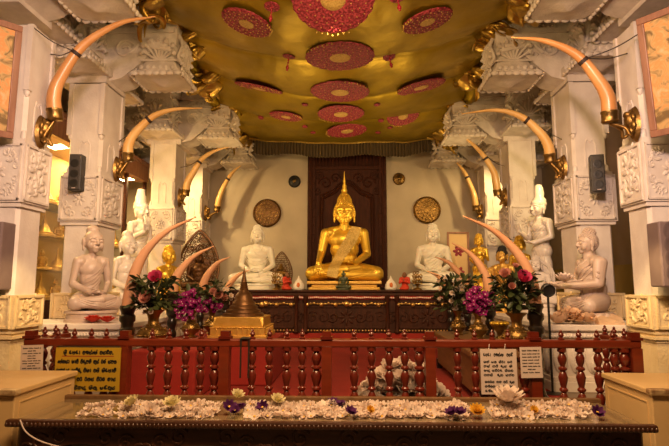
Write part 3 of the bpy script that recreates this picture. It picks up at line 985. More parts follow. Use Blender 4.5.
px_tusk('small farthest standing tusk on the right beside the altar end', 7.3, [(450, 292), (447, 286), (442, 280), (436, 275), (427, 271)], 0.050)


# ------------------------------------------------------------------ figures
def remeshed(mb, voxel, iters=4, name='body'):
    me = mb.mesh(name, M['marble'], 0)
    o = bpy.data.objects.new('tmp', me)
    COL.objects.link(o)
    r = o.modifiers.new('r', 'REMESH'); r.mode = 'VOXEL'; r.voxel_size = voxel
    s = o.modifiers.new('s', 'SMOOTH'); s.factor = 0.5; s.iterations = iters
    bpy.context.view_layer.update()
    dg = bpy.context.evaluated_depsgraph_get()
    out = bpy.data.meshes.new_from_object(o.evaluated_get(dg))
    bpy.data.objects.remove(o)
    bpy.data.meshes.remove(me)
    out.name = name
    out.shade_smooth()
    return out


def hand(mb, wrist, palm_dir, palm_n, side, L=0.17, curl=0.25, r=0.0115):
    """palm, four unequal bent fingers, thumb from the side of the palm; side=+1 thumb towards palm_dir x palm_n"""
    w = Vector(wrist)
    d = Vector(palm_dir).normalized()
    n = Vector(palm_n).normalized()
    n = (n - d * n.dot(d)).normalized()
    b = d.cross(n) * side
    pw = L * 0.24
    mb.cap(w, w + d * L * 0.12, r * 2.2, r * 2.2)
    for k in range(4):
        q = (k - 1.5) / 1.5
        a = w + b * (-q) * pw * 0.55 + d * 0.02
        e = w + d * L * 0.48 + b * (-q) * pw
        mb.cap(a, e, r * 1.5, r * 1.35, 10)
        ln = L * 0.5 * (0.93, 1.0, 0.95, 0.76)[k]
        p = e
        dd = d.copy()
        for j, fr_ in enumerate((0.42, 0.32, 0.26)):
            dd = (dd + n * curl * (0.7 + 0.5 * j)).normalized()
            p2 = p + dd * ln * fr_ - b * q * 0.004
            mb.cap(p, p2, r * (1.05 - 0.12 * j), r * (0.95 - 0.12 * j), 9)
            p = p2
    a = w + d * L * 0.10 + b * pw * 0.8
    a2 = a + (d * 0.7 + b * 0.55 + n * 0.25).normalized() * L * 0.27
    a3 = a2 + (d * 0.95 + b * 0.05 + n * 0.3).normalized() * L * 0.22
    mb.cap(w + d * L * 0.06, a, r * 1.6, r * 1.5, 9)
    mb.cap(a, a2, r * 1.45, r * 1.15, 9)
    mb.cap(a2, a3, r * 1.15, r * 0.9, 9)


def head(mb, H=Matrix.Identity(4), long_ears=True, ush=True, broad=1.0, uz=0.900):
    def e(c, r, **k): mb.ell(c, r, 18, 12, mat=H, **k)

    def c(a, b, ra, rb): mb.cap(a, b, ra, rb, 10, mat=H)
    e((0, 0.004, 0.805), (0.086 * broad, 0.100, 0.104))
    e((0, -0.026, 0.755), (0.070 * broad, 0.070, 0.074))
    e((0, -0.072, 0.704), (0.030, 0.024, 0.022))
    for s in (-1, 1):
        e((s * 0.044, -0.058, 0.755), (0.034, 0.034, 0.040))
        c((s * 0.013, -0.099, 0.816), (s * 0.044, -0.094, 0.824), 0.006, 0.006)
        c((s * 0.044, -0.094, 0.824), (s * 0.072, -0.070, 0.810), 0.006, 0.004)
        e((s * 0.039, -0.084, 0.793), (0.024, 0.014, 0.013))
        c((s * 0.018, -0.096, 0.787), (s * 0.058, -0.085, 0.787), 0.0045, 0.004)
        e((s * 0.013, -0.104, 0.762), (0.010, 0.010, 0.009))
        c((0, -0.101, 0.731), (s * 0.026, -0.090, 0.734), 0.0085, 0.005)
        c((0, -0.099, 0.719), (s * 0.018, -0.092, 0.722), 0.0085, 0.006)
        if long_ears:
            e((s * 0.092 * broad, 0.010, 0.785), (0.012, 0.026, 0.042))
            e((s * 0.090 * broad, 0.004, 0.730), (0.010, 0.014, 0.034))
        else:
            e((s * 0.090, 0.008, 0.775), (0.012, 0.022, 0.034))
    c((0, -0.097, 0.815), (0, -0.116, 0.768), 0.009, 0.0145)
    if ush:
        e((0, 0.022, uz), (0.062, 0.062, 0.056))


def torso(mb, slim=1.0):
    for c_, r_ in (((0, 0.03, 0.13), (0.19, 0.14, 0.13)), ((0, 0.03, 0.26), (0.162 * slim, 0.112, 0.15)), ((0, 0.02, 0.38), (0.182 * slim, 0.114, 0.15)), ((0, 0.015, 0.49), (0.205, 0.118, 0.12)), ((0, 0.02, 0.56), (0.19, 0.085, 0.075))):
        mb.ell(c_, r_, 22, 14)
    for s in (-1, 1):
        mb.ell((s * 0.185, 0.02, 0.575), (0.080, 0.076, 0.070), 16, 10)
        mb.cap((0, 0.025, 0.625), (s * 0.165, 0.022, 0.600), 0.055, 0.055)
    mb.ell((0, -0.030, 0.490), (0.165, 0.080, 0.100), 20, 12)
    mb.cap((0, 0.018, 0.60), (0, 0.008, 0.70), 0.066, 0.058, 14)


def legs_crossed(mb, w=1.0, cloth=False):
    mb.ell((0, -0.05, 0.085), (0.27 * w, 0.19, 0.085), 22, 12)
    for s in (-1, 1):
        mb.cap((s * 0.13 * w, 0.04, 0.115), (s * 0.37 * w, -0.16, 0.088), 0.118, 0.086, 16)
    mb.cap((0.38 * w, -0.17, 0.072), (-0.03, -0.255, 0.066), 0.074, 0.050, 14)
    mb.cap((-0.38 * w, -0.17, 0.080), (0.03, -0.250, 0.130), 0.074, 0.050, 14)
    # the upper foot lies sole-up on the far thigh, toes together
    mb.cap((0.03, -0.245, 0.135), (0.17, -0.215, 0.150), 0.042, 0.036, 12)
    for k in range(5):
        a = Vector((0.175, -0.245 + 0.014 * k, 0.160 - 0.003 * k))
        mb.cap(a, a + Vector((0.035 - 0.004 * k, 0.004, -0.004)), 0.010 - 0.0006 * k, 0.008 - 0.0006 * k, 8)
    mb.cap((-0.03, -0.260, 0.062), (-0.17, -0.235, 0.070), 0.040, 0.034, 12)


def arms(mb, pose):
    for s in (-1, 1):
        sh = Vector((s * 0.240, 0.02, 0.570))
        p = pose['L' if s > 0 else 'R']
        el, wr = Vector(p[0]), Vector(p[1])
        mb.cap(sh, el, 0.066, 0.050, 14)
        mb.cap(el, wr, 0.050, 0.033, 14)
        hand(mb, wr, p[2], p[3], p[4], 0.165, p[5])


POSES = {
    # both hands in the lap
    'lap': dict(L=((0.300, 0.02, 0.315), (0.115, -0.185, 0.195), (-1, -0.22, 0.0), (0, 0.25, 1), -1, 0.05),
                R=((-0.300, 0.02, 0.315), (-0.120, -0.190, 0.215), (1, -0.22, 0.0), (0, 0.25, 1), 1, 0.05)),
    # right hand reaching over the knee
    'earth': dict(L=((0.285, 0.02, 0.325), (0.130, -0.180, 0.205), (-1, -0.25, 0.0), (0, 0.25, 1), -1, 0.08),
                  R=((-0.292, -0.01, 0.330), (-0.315, -0.200, 0.205), (0.05, -0.55, -0.8), (0.0, 0.75, -0.6), 1, 0.12)),
    # one hand raised before the chest
    'raised': dict(L=((0.300, 0.02, 0.330), (0.120, -0.190, 0.230), (-1, -0.25, 0.05), (0, 0.25, 1), -1, 0.08),
                   R=((-0.300, -0.01, 0.330), (-0.215, -0.235, 0.440), (0.05, -0.12, 1), (0.1, -1, 0), 1, 0.06)),
    'raised_left': dict(R=((-0.300, 0.02, 0.330), (-0.120, -0.190, 0.230), (1, -0.25, 0.05), (0, 0.25, 1), 1, 0.08),
                        L=((0.300, -0.01, 0.330), (0.215, -0.235, 0.440), (-0.05, -0.12, 1), (-0.1, -1, 0), -1, 0.06)),
    'offer': dict(L=((0.280, -0.02, 0.330), (0.065, -0.270, 0.300), (-0.75, -0.65, 0.15), (0, 0.2, 1), -1, 0.10),
                  R=((-0.280, -0.02, 0.330), (-0.065, -0.270, 0.300), (0.75, -0.65, 0.15), (0, 0.2, 1), 1, 0.10)),
}
FIG = {}


HS = {}


def hmat(hs):
    return Matrix.Translation((0, 0, 0.68)) @ Matrix.Scale(hs, 4) @ Matrix.Translation((0, 0, -0.68))


def fig_mesh(key, pose, standing=False, w=1.0, wx=1.0, hs=1.0, dy=1.0, voxel=0.0075, ush=True, broad=1.0, uz=0.900):
    mb = MB()
    HS[key] = hs
    torso(mb)
    arms(mb, POSES[pose])
    mb.v = [(x * wx, y * (0.5 + 0.5 * wx) * dy, z) for x, y, z in mb.v]
    head(mb, hmat(hs), ush=ush, broad=broad, uz=uz)
    if standing:
        for c_, r_ in (((0, 0.03, 0.10), (0.195, 0.135, 0.16)), ((0, 0.03, -0.12), (0.190, 0.125, 0.26)), ((0, 0.03, -0.42), (0.180, 0.115, 0.32))):
            mb.ell(c_, r_, 22, 14)
        mb.lathe([(0.02, -0.80), (0.20, -0.80), (0.215, -0.79), (0.19, -0.60), (0.18, -0.35), (0.10, -0.2), (0.02, -0.1)], 28, (0, 0.03, 0), mat=Matrix.Translation((0, 0.01, 0)) @ Matrix.Diagonal((1, 0.68, 1, 1)))
        for s in (-1, 1):
            mb.cap((s * 0.09, 0.05, -0.12), (s * 0.085, 0.04, -0.83), 0.085, 0.048, 14)
            mb.cap((s * 0.085, 0.04, -0.845), (s * 0.10, -0.13, -0.865), 0.042, 0.026, 12)
            for k in range(5):
                a = Vector((s * (0.10 + 0.014 * (k - 2)), -0.145 + 0.006 * abs(k - 1), -0.868))
                mb.cap(a, a + Vector((0, -0.030, -0.004)), 0.011, 0.009, 8)
    else:
        legs_crossed(mb, w)
    me = remeshed(mb, voxel, 4, 'body')
    FIG[key] = me
    return me


def bvh_of(me):
    return BVHTree.FromPolygons([v.co for v in me.vertices], [p.vertices for p in me.polygons])


def project_tubes(me, paths, r, name, back=False):
    """raised folds lying on the body: front-plane paths (x, z) laid onto the surface"""
    bv = bvh_of(me)
    mb = MB()
    for path in paths:
        pts = []
        for p in catmull([(x, 0, z) for x, z in path], 7):
            hit = bv.ray_cast(Vector((p.x, -2, p.z)), Vector((0, 1, 0)))
            if hit[0] is not None and hit[0].y < 0.12:
                pts.append(hit[0])
        if len(pts) > 3:
            for k in range(2):
                pts = [pts[0]] + [(pts[i - 1] + pts[i] * 2 + pts[i + 1]) / 4 for i in range(1, len(pts) - 1)] + [pts[-1]]
            n = len(pts)
            mb.tube(pts, [r * (0.35 + 0.65 * math.sin(PI * (i + 0.6) / (n + 0.2))) for i in range(n)], 7)
    return mb.mesh(name, M['marble'], 180)


def drape(me, left, right, thick, name, nu=10, nv=26):
    """a strip of cloth between two front-plane edges laid onto the body"""
    bv = bvh_of(me)
    L = catmull([(x, 0, z) for x, z in left], nv // max(1, len(left) - 1))
    Rr = catmull([(x, 0, z) for x, z in right], nv // max(1, len(right) - 1))
    n = min(len(L), len(Rr))
    v, f = [], []
    for j in range(n):
        for i in range(nu + 1):
            p = L[j].lerp(Rr[j], i / nu)
            hit = bv.ray_cast(Vector((p.x, -2, p.z)), Vector((0, 1, 0)))
            y = hit[0].y if hit[0] is not None else 0.0
            v.append([p.x, y, p.z])
    W_ = nu + 1
    for it in range(3):
        ys = [q[1] for q in v]
        for j in range(n):
            for i in range(W_):
                nb = [ys[jj * W_ + ii] for jj in range(max(0, j - 1), min(n, j + 2)) for ii in range(max(0, i - 1), min(W_, i + 2))]
                v[j * W_ + i][1] = min(ys[j * W_ + i], sum(nb) / len(nb))
    fr_ = [(q[0], q[1] - thick, q[2]) for q in v]
    bk = [(q[0], q[1] + thick * 1.5, q[2]) for q in v]
    N = len(v)
    for j in range(n - 1):
        for i in range(nu):
            a = j * W_ + i
            f.append((a, a + 1, a + W_ + 1, a + W_))
            f.append((N + a, N + a + W_, N + a + W_ + 1, N + a + 1))
    edge = [i for i in range(W_)] + [j * W_ + nu for j in range(1, n)] + [(n - 1) * W_ + i for i in range(nu - 1, -1, -1)] + [j * W_ for j in range(n - 2, 0, -1)]
    for a, b in zip(edge, edge[1:] + edge[:1]):
        f.append((a, N + a, N + b, b))
    mb = MB()
    mb.add(fr_ + bk, f)
    return mb.mesh(name, M['marble'], 60)


def curls(r=0.0115, n=230, ush=True, smooth_cap=False, hairline=0.862, uz=0.900, br=1.0):
    mb = MB()
    if smooth_cap:
        mb.ell((0, 0.012, 0.815), (0.091 * br, 0.100, 0.100), 22, 14)
        if ush: mb.ell((0, 0.022, uz), (0.064, 0.064, 0.058), 18, 12)
    for i in range(n):
        z = 1 - 2 * (i + 0.5) / n
        a = i * 2.39996
        q = math.sqrt(1 - z * z)
        p = Vector((0.088 * br * q * math.cos(a), 0.005 + 0.102 * q * math.sin(a), 0.805 + 0.106 * z))
        line = hairline if p.y < -0.02 else (0.80 if p.y < 0.03 else 0.70)
        if p.z > line - 0.02 * (abs(p.x) / 0.08 if p.y < -0.02 else 0):
            mb.ell(p, (r, r, r), 8, 6)
    if ush:
        for i in range(n // 3):
            z = 1 - 2 * (i + 0.5) / (n // 3)
            a = i * 2.39996
            q = math.sqrt(1 - z * z)
            if z > -0.35:
                mb.ell((0.063 * q * math.cos(a), 0.022 + 0.063 * q * math.sin(a), uz + 0.057 * z), (r, r, r), 8, 6)
    return mb.mesh('hair', M['marble'], 180)


def with_mat(me, m):
    c = me.copy()
    c.materials.clear()
    c.materials.append(M[m])
    return c


fig_mesh('lap', 'lap', w=1.0, wx=0.90, hs=1.18)
fig_mesh('slim', 'lap', w=0.62, wx=0.70, hs=1.26, dy=1.2)
fig_mesh('earth', 'earth', wx=0.95, hs=1.27, broad=1.05, uz=0.878, voxel=0.0065)
fig_mesh('raised', 'raised', w=0.72, wx=0.76, hs=1.16, voxel=0.009)
fig_mesh('stand_raised', 'raised', True, wx=0.82, hs=1.30, dy=1.2, voxel=0.009)
fig_mesh('stand_left', 'raised_left', True, wx=0.76, hs=1.22, voxel=0.009)
fig_mesh('offer', 'offer', w=0.80, wx=0.90, hs=1.12, dy=1.35, voxel=0.0075)
HAIR = curls()
HAIRC = curls(0.0100, 300, True, True)
TOP_FOLDS = [[(0.07, 0.655), (0.03, 0.56), (-0.05, 0.47), (-0.16, 0.40)]] + \
            [[(0.20 - 0.012 * k, 0.60 - 0.055 * k), (0.08 - 0.01 * k, 0.49 - 0.055 * k), (-0.04, 0.41 - 0.05 * k), (-0.14, 0.36 - 0.035 * k)] for k in range(5)] + \
            [[(0.27, 0.52 - 0.05 * k), (0.30, 0.46 - 0.05 * k)] + [(0.31, 0.42 - 0.05 * k)] for k in range(3)]
LEG_FOLDS = [[(-0.36 + 0.03 * k, 0.13 + 0.012 * k), (-0.18 + 0.02 * k, 0.075 + 0.022 * k), (0.02, 0.05 + 0.03 * k)] for k in range(3)] + \
            [[(0.38 - 0.03 * k, 0.12 + 0.012 * k), (0.24 - 0.02 * k, 0.065 + 0.022 * k), (0.08, 0.035 + 0.022 * k)] for k in range(3)]
COLLAR = [[(-0.10, 0.655), (-0.085, 0.60), (-0.03, 0.52), (0.05, 0.47)], [(0.10, 0.655), (0.085, 0.60), (0.04, 0.53), (-0.04, 0.45)]]
BOTH_FOLDS = COLLAR + [[(0.24 - 0.02 * k, 0.54 - 0.06 * k), (0.12, 0.42 - 0.06 * k), (0, 0.37 - 0.055 * k), (-0.12, 0.42 - 0.06 * k), (-0.24 + 0.02 * k, 0.54 - 0.06 * k)] for k in range(4)]
FOLD = {'lap': project_tubes(FIG['lap'], TOP_FOLDS + LEG_FOLDS, 0.010, 'robe_folds'),
        'lap2': project_tubes(FIG['lap'], BOTH_FOLDS + LEG_FOLDS, 0.010, 'robe_folds'),
        'slim': project_tubes(FIG['slim'], [[(x * 0.68, z) for x, z in p] for p in TOP_FOLDS + LEG_FOLDS], 0.008, 'robe_folds'),
        'earth': project_tubes(FIG['earth'], [[(-0.20, 0.20), (-0.05, 0.17), (0.12, 0.16)]] + LEG_FOLDS[:2] + LEG_FOLDS[3:5], 0.006, 'robe_folds'),
        'offer': project_tubes(FIG['offer'], TOP_FOLDS + LEG_FOLDS, 0.012, 'robe_folds'),
        'raised': project_tubes(FIG['raised'], TOP_FOLDS + LEG_FOLDS, 0.009, 'robe_folds')}
ST_FOLDS = TOP_FOLDS + [[(-0.16 + 0.05 * k, 0.10), (-0.13 + 0.045 * k, -0.3), (-0.15 + 0.05 * k, -0.72)] for k in range(7)]
FOLD['stand_raised'] = project_tubes(FIG['stand_raised'], ST_FOLDS, 0.010, 'robe_folds')
FOLD['stand_left'] = project_tubes(FIG['stand_left'], ST_FOLDS, 0.010, 'robe_folds')


def lotus_base(w, d, h, n=18, rows=1, plain=False):
    mb = MB()
    T = Matrix.Diagonal((w, d, 1, 1))
    if plain:
        mb.lathe([(0.02, 0), (1.0, 0), (1.0, h * 0.25), (0.93, h * 0.32), (0.93, h * 0.7), (1.0, h * 0.78), (0.98, h), (0.02, h)], 40, mat=T)
    else:
        mb.lathe([(0.02, 0), (0.98, 0), (1.0, h * 0.12), (0.94, h * 0.2), (0.90, h * 0.5), (0.94, h * 0.85), (0.93, h), (0.02, h)], 40, mat=T)
        for k in range(n):
            a = 2 * PI * k / n
            rot = Matrix.Rotation(a, 3, 'Z')
            wd = PI / n * 0.98
            mb.ell((0.93 * w * math.cos(a), 0.93 * d * math.sin(a), h * 0.5), (0.07 * min(w, d) + 0.01, wd * (w + d) / 2, h * 0.42), 10, 7, rot=rot)
    return mb


def on_head(o, fig):
    h = HS[fig]
    o.location = (0, 0, 0.68 * (1 - h))
    o.scale = (h, h, h)
    return o


def statue(name, label, fig, m, loc, rotz, s, hair=None, folds=None, base=None, group=None, tilt=0):
    """base height is part of the statue; loc is where the base stands"""
    bh = base[2] if base else 0.0
    t = thing(name, label, 'statue', loc, rotz, group, s)
    lift = bh + (0.0 if not fig.startswith('stand') else 0.895)
    b = link('body', with_mat(FIG[fig], m), t, (0, 0, lift - 0.005))
    if folds: link('robe_folds', with_mat(FOLD[folds], m), b)
    if hair: on_head(link('hair', with_mat(HAIRC, hair), b), fig)
    if base:
        base_mb = lotus_base(base[0], base[1], base[2], plain=(len(base) > 4 and base[4]))
        base_mb.obj('lotus_base', M[base[3]], t, 40, loc=(0, -0.07 if not fig.startswith('stand') else 0, 0))
    return t, b


# ------------------------------------------------------------------ altar
AZ = 1.425
altar = thing('altar_table', 'long dark carved wooden altar with bead garlands under the golden statue', 'altar', (0.08, 8.4, FZ))
ao = Vector((-0.08, -8.4, -FZ))


def apart(mb, name, m, parent=altar, smooth=35, bevel=0.0):
    mb.v = [tuple(Vector(p) + ao) for p in mb.v]
    return mb.obj(name, M[m], parent, smooth, bevel)


AX0, AX1, AY0, AY1 = -1.70, 1.80, 7.62, 9.28
apart(MB().box(AX0, AX1, AY0 - 0.05, AY1, AZ - 0.03, AZ).box(AX0 + .02, AX1 - .02, AY0 - 0.025, AY1, AZ - 0.085, AZ - 0.03), 'top', 'altar_wood', bevel=0.008)
apart(MB().box(AX0 + .05, AX1 - .05, AY0, AY1 - .02, 0.80, AZ - 0.08), 'carcass', 'altar_wood')
apart(MB().box(AX0 + 0.02, AX1 - 0.02, AY0 - 0.06, AY1 - 0.02, FZ, 0.72).box(AX0 + 0.03, AX1 - 0.03, AY0 - 0.03, AY1 - 0.02, 0.72, 0.80), 'plinth', 'red_cloth', bevel=0.006)
mb = MB()
for x in (-0.66, -0.52, 0.68, 0.82, -1.62, 1.72):
    mb = MB().lathe([(0.035, 0.80), (0.045, 0.82), (0.03, 0.86), (0.026, 1.25), (0.042, 1.29), (0.042, 1.34)], 12, (x, AY0 - 0.03, 0))
    apart(mb, 'turned_column', 'dark_wood')
mb = MB()
for j in range(120):       # row of small red and white beads under the edge
    x = AX0 + 0.06 + (AX1 - AX0 - 0.12) * j / 119
    mb.ell((x, AY0 - 0.035, AZ - 0.105 - 0.008 * abs(math.sin(j * 0.35))), (0.014, 0.012, 0.013), 8, 6)
apart(mb, 'pearl_garland', 'pearl', smooth=180)
mb = MB()
mb.box(AX0 + .04, AX1 - .04, AY0 - 0.02, AY0, AZ - 0.135, AZ - 0.085)
apart(mb, 'red_valance', 'red_cloth')
for b0, b1 in ((-1.60, -0.68), (-0.50, 0.66), (0.84, 1.70)):
    mb = MB()
    n = int((b1 - b0) / 0.052)
    for j in range(n + 1):     # gold bead swag: big bead in the middle
        x = b0 + (b1 - b0) * j / n
        u = abs((j / n) - 0.5)
        q = (j % 4 == 0)
        r = 0.016 if not q else 0.032
        if u < 0.03: r = 0.042
        mb.ell((x, AY0 - 0.03, AZ - 0.20 - 0.012 * math.cos(j * PI / 2)), (r, r * 0.8, r), 10, 7)
    mb.tube([(b0, AY0 - 0.03, AZ - 0.20), (b1, AY0 - 0.03, AZ - 0.20)], 0.008, 5)
    apart(mb, 'gold_bead_swag', 'bead', smooth=180)
    mb = MB()
    w = b1 - b0
    cx = (b0 + b1) / 2
    for (x0, x1, z0, z1) in ((b0, b1, 1.17, 1.19), (b0, b1, 0.87, 0.89), (b0, b0 + .02, 0.87, 1.19), (b1 - .02, b1, 0.87, 1.19)):
        mb.box(x0, x1, AY0 - 0.02, AY0 + 0.005, z0, z1)
    for k in range(8):         # fluted carving of scrolls and leaves
        a = PI / 4 * k
        leaf_ell(mb, 0, 0, 0, 0, 0) if False else None
        mb.ell((cx + 0.08 * math.cos(a), AY0 - 0.002, 1.03 + 0.08 * math.sin(a)), (0.05, 0.014, 0.018), 10, 6, rot=Matrix.Rotation(-a, 3, 'Y'))
    for s in (-1, 1):
        for k in range(int(w / 0.24)):
            sp = spiral(0, 0, 0.09, 1.3, 0.5 + k, 1 if k % 2 else -1)
            mb.tube([(cx + s * (0.2 + k * 0.15) + s * p[0], AY0 - 0.004, 1.03 + p[2]) for p in sp], 0.011, 6)
    apart(mb, 'carved_panel', 'altar_wood', smooth=60)
    mb = MB()
    n = int((b1 - b0) / 0.045)
    for j in range(n):
        x = b0 + 0.02 + (b1 - b0 - 0.04) * j / (n - 1)
        mb.ell((x, AY0 - 0.03, 0.84), (0.014, 0.014, 0.014), 8, 6)
    apart(mb, 'lower_bead_row', 'bead', smooth=180)

# ------------------------------------------------------------------ golden seated statue
t, b = statue('golden_seated_statue', 'large golden seated statue with flame finial and gold sash before the carved door', 'earth', 'gold', (0.045, 8.25, AZ), 0, 1.35)
b.location = (0, 0, 0.100)
on_head(link('hair', with_mat(curls(0.0095, 420, True, True, 0.866, 0.878, 1.06), 'gold'), b), 'earth')
ped = MB()
ped.box(-0.40, 0.40, -0.36, 0.20, 0.0, 0.03).box(-0.37, 0.37, -0.33, 0.18, 0.03, 0.065).box(-0.42, 0.42, -0.36, 0.20, 0.065, 0.10)
ped.obj('pedestal', M['gold_matte'], t, 0, 0.006)
fn = MB()
for i in range(18):
    a = 2 * PI * i / 18
    fn.tube([(0.064 * math.cos(a), 0.022 + 0.064 * math.sin(a), 0.880), (0.060 * math.cos(a), 0.022 + 0.060 * math.sin(a), 0.925), (0.046 * math.cos(a), 0.022 + 0.046 * math.sin(a), 0.965)], [0.012, 0.010, 0.002], 6)
fn.lathe([(0.045, 0.90), (0.050, 0.93), (0.034, 0.955), (0.040, 0.972), (0.025, 0.995), (0.030, 1.01), (0.018, 1.035), (0.021, 1.05), (0.012, 1.08), (0.013, 1.10), (0.007, 1.14), (0.002, 1.20)], 16, (0, 0.022, 0))
on_head(fn.obj('flame_finial', M['gold'], b, 50), 'earth')
sash = drape(FIG['earth'], [(0.085, 0.655), (0.02, 0.53), (-0.07, 0.38), (-0.17, 0.19), (-0.20, 0.06)], [(0.205, 0.635), (0.145, 0.47), (0.05, 0.33), (-0.04, 0.19), (-0.08, 0.03)], 0.010, 'sash')
link('sash', with_mat(sash, 'gold_sash'), b)
link('robe_folds', with_mat(FOLD['earth'], 'gold'), b)

# white marble Buddhas at both ends of the altar
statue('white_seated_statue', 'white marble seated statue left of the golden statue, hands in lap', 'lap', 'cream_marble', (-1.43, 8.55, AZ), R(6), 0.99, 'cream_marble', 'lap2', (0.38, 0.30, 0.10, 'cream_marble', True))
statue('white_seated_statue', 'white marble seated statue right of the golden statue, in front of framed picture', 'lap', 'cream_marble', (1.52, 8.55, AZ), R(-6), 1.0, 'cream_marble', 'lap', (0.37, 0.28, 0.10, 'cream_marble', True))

# ------------------------------------------------------------------ stone platforms along both sides and their statues
PZ = 1.16


def platform(s, label):
    t = thing('stone_platform', label, 'platform', (s * 2.3, 6.6, FZ))
    o = Vector((-s * 2.3, -6.6, -FZ))

    def bx(mb, xa, xb, y0, y1, z0, z1):
        mb.box(min(s * xa, s * xb) + o.x, max(s * xa, s * xb) + o.x, y0 + o.y, y1 + o.y, z0 + o.z, z1 + o.z)
    mb = MB()
    segs = ((3.2, 4.52, 5.10), (2.42, 5.10, 5.90), (3.2, 5.90, 7.35), (2.42, 7.35, 8.00), (3.2, 8.00, 8.66))
    for xo, y0, y1 in segs:
        bx(mb, 1.86, xo, y0, y1, FZ, PZ)
    mb.obj('block', M['stone'], t, 0)
    mb = MB()
    for z0, z1, e in ((PZ - 0.05, PZ, 0.035), (PZ - 0.11, PZ - 0.07, 0.02), (FZ, FZ + 0.09, 0.03), (FZ + 0.09, FZ + 0.13, 0.015)):
        bx(mb, 1.86 - e, 1.862, 4.52 - e, 8.66, z0, z1)
        bx(mb, 1.862, 3.2, 4.52 - e, 4.522, z0, z1)
    mb.obj('moulding', M['stone'], t, 0, 0.008)
    mb = MB()
    for j in range(9):          # scalloped lotus petals on the front face
        x = s * (1.93 + j * 0.135)
        mb.ell((x + o.x, 4.515 + o.y, 0.88 + o.z), (0.062, 0.03, 0.13), 12, 9)
        mb.ell((x + o.x, 4.50 + o.y, 0.84 + o.z), (0.034, 0.03, 0.08), 10, 7)
    for j in range(30):
        y = 4.60 + j * 0.135
        mb.ell((s * 1.855 + o.x, y + o.y, 0.88 + o.z), (0.03, 0.062, 0.13), 12, 9)
    mb.obj('lotus_frieze', M['relief'], t, 60)
    mb = MB()
    for j in range(46):
        mb.ell((s * (1.86 + j * 0.028) + o.x, 4.50 + o.y, PZ - 0.095 + o.z), (0.011, 0.014, 0.014), 6, 5)
    mb.obj('bead_moulding', M['stone'], t, 180)
    return t


platform(-1, 'stepped white stone platform carrying the statues on the left side')
platform(1, 'stepped white stone platform carrying the statues on the right side')


def at(px, Yv, z):
    """the point at depth Yv on the level z under a pixel column"""
    p = P(px, 285, Yv)
    return (p.x, Yv, z)


def face(dx, dy):
    return math.atan2(dy, dx) + PI / 2


STAT = 'white and gilded statues along the sides'
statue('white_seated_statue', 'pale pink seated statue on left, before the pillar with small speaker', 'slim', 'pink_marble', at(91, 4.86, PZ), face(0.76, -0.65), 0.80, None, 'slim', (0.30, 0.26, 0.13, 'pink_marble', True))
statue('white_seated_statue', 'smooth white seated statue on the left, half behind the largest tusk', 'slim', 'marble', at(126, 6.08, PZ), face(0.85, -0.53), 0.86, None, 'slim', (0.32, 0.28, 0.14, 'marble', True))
t, b = statue('white_seated_statue', 'tall white bearded statue with tapering topknot on the left', 'stand_raised', 'marble', at(138, 6.75, PZ), face(0.92, -0.40), 0.775, None, 'stand_raised', None)
kn = MB()
kn.lathe([(0.09, 0.86), (0.088, 0.90), (0.072, 0.93), (0.068, 1.0), (0.058, 1.01), (0.050, 1.09), (0.02, 1.10)], 20, (0, 0.02, 0))
kn.ell((0, 0.01, 0.845), (0.095, 0.108, 0.07), 18, 10)
on_head(kn.obj('topknot', M['marble'], b, 50), 'stand_raised')
bd = MB()
for k in range(-2, 3):
    bd.tube(catmull([(k * 0.016, -0.088, 0.715), (k * 0.018, -0.115, 0.66), (k * 0.012, -0.115, 0.58), (k * 0.005, -0.125, 0.52)], 5), [0.014] * 10 + [0.012] * 5 + [0.006], 7)
on_head(bd.obj('beard', M['marble'], b, 180), 'stand_raised')
statue('golden_statue', 'gilded seated statue with raised hand on the left, beside the bronze arch', 'raised', 'gold', at(168, 7.16, PZ), face(0.85, -0.52), 0.82, 'gold', 'raised', (0.34, 0.28, 0.10, 'gold_matte'))

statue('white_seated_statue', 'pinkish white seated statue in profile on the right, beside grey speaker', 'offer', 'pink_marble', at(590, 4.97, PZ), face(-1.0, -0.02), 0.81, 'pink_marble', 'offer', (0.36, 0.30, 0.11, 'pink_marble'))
t, b = statue('white_standing_statue', 'tall white standing statue with topknot and raised hand on the right', 'stand_raised', 'marble', at(542, 6.62, PZ), face(-0.93, -0.37), 0.775, None, 'stand_raised', None)
kn = MB()
kn.lathe([(0.085, 0.86), (0.085, 0.90), (0.06, 0.93), (0.064, 0.98), (0.055, 1.05), (0.040, 1.09), (0.02, 1.10)], 20, (0, 0.02, 0))
kn.ell((0, 0.01, 0.845), (0.093, 0.106, 0.07), 18, 10)
on_head(kn.obj('topknot', M['marble'], b, 50), 'stand_raised')
# small seated stone figure on an arched slab in front of it
t, b = statue('stone_relief_statue', 'small pale stone figure seated against an arched slab on the right', 'lap', 'stone', at(537, 6.10, PZ), face(-0.35, -0.93), 0.56, 'stone', 'lap', (0.34, 0.26, 0.22, 'stone', True))
sl = MB()
hp = [(-0.36, 0.0)] + [(0.36 * math.cos(PI - a * PI / 14), 0.78 + 0.38 * math.sin(a * PI / 14)) for a in range(15)] + [(0.36, 0.0)]
sl.prism(hp, 0.20, 0.28)
arc_ = [(0.30 * math.cos(PI - a * PI / 14), 0.195, 0.78 + 0.32 * math.sin(a * PI / 14)) for a in range(15)]
sl.tube(arc_, 0.02, 7)
sl.obj('arched_slab', M['relief'], t, 40)
statue('golden_statue', 'golden standing statue in long robe on the right beside the picture', 'stand_left', 'gold', at(480, 7.15, PZ), face(-0.45, -0.9), 0.53, 'gold', 'stand_left', (0.26, 0.22, 0.08, 'gold_matte'))
statue('dark_haired_statue', 'golden seated statue with black painted hair on the right', 'raised', 'gold_matte', at(503, 6.60, PZ), face(-0.60, -0.80), 0.68, 'hair', 'raised', (0.34, 0.28, 0.24, 'gold_matte'))
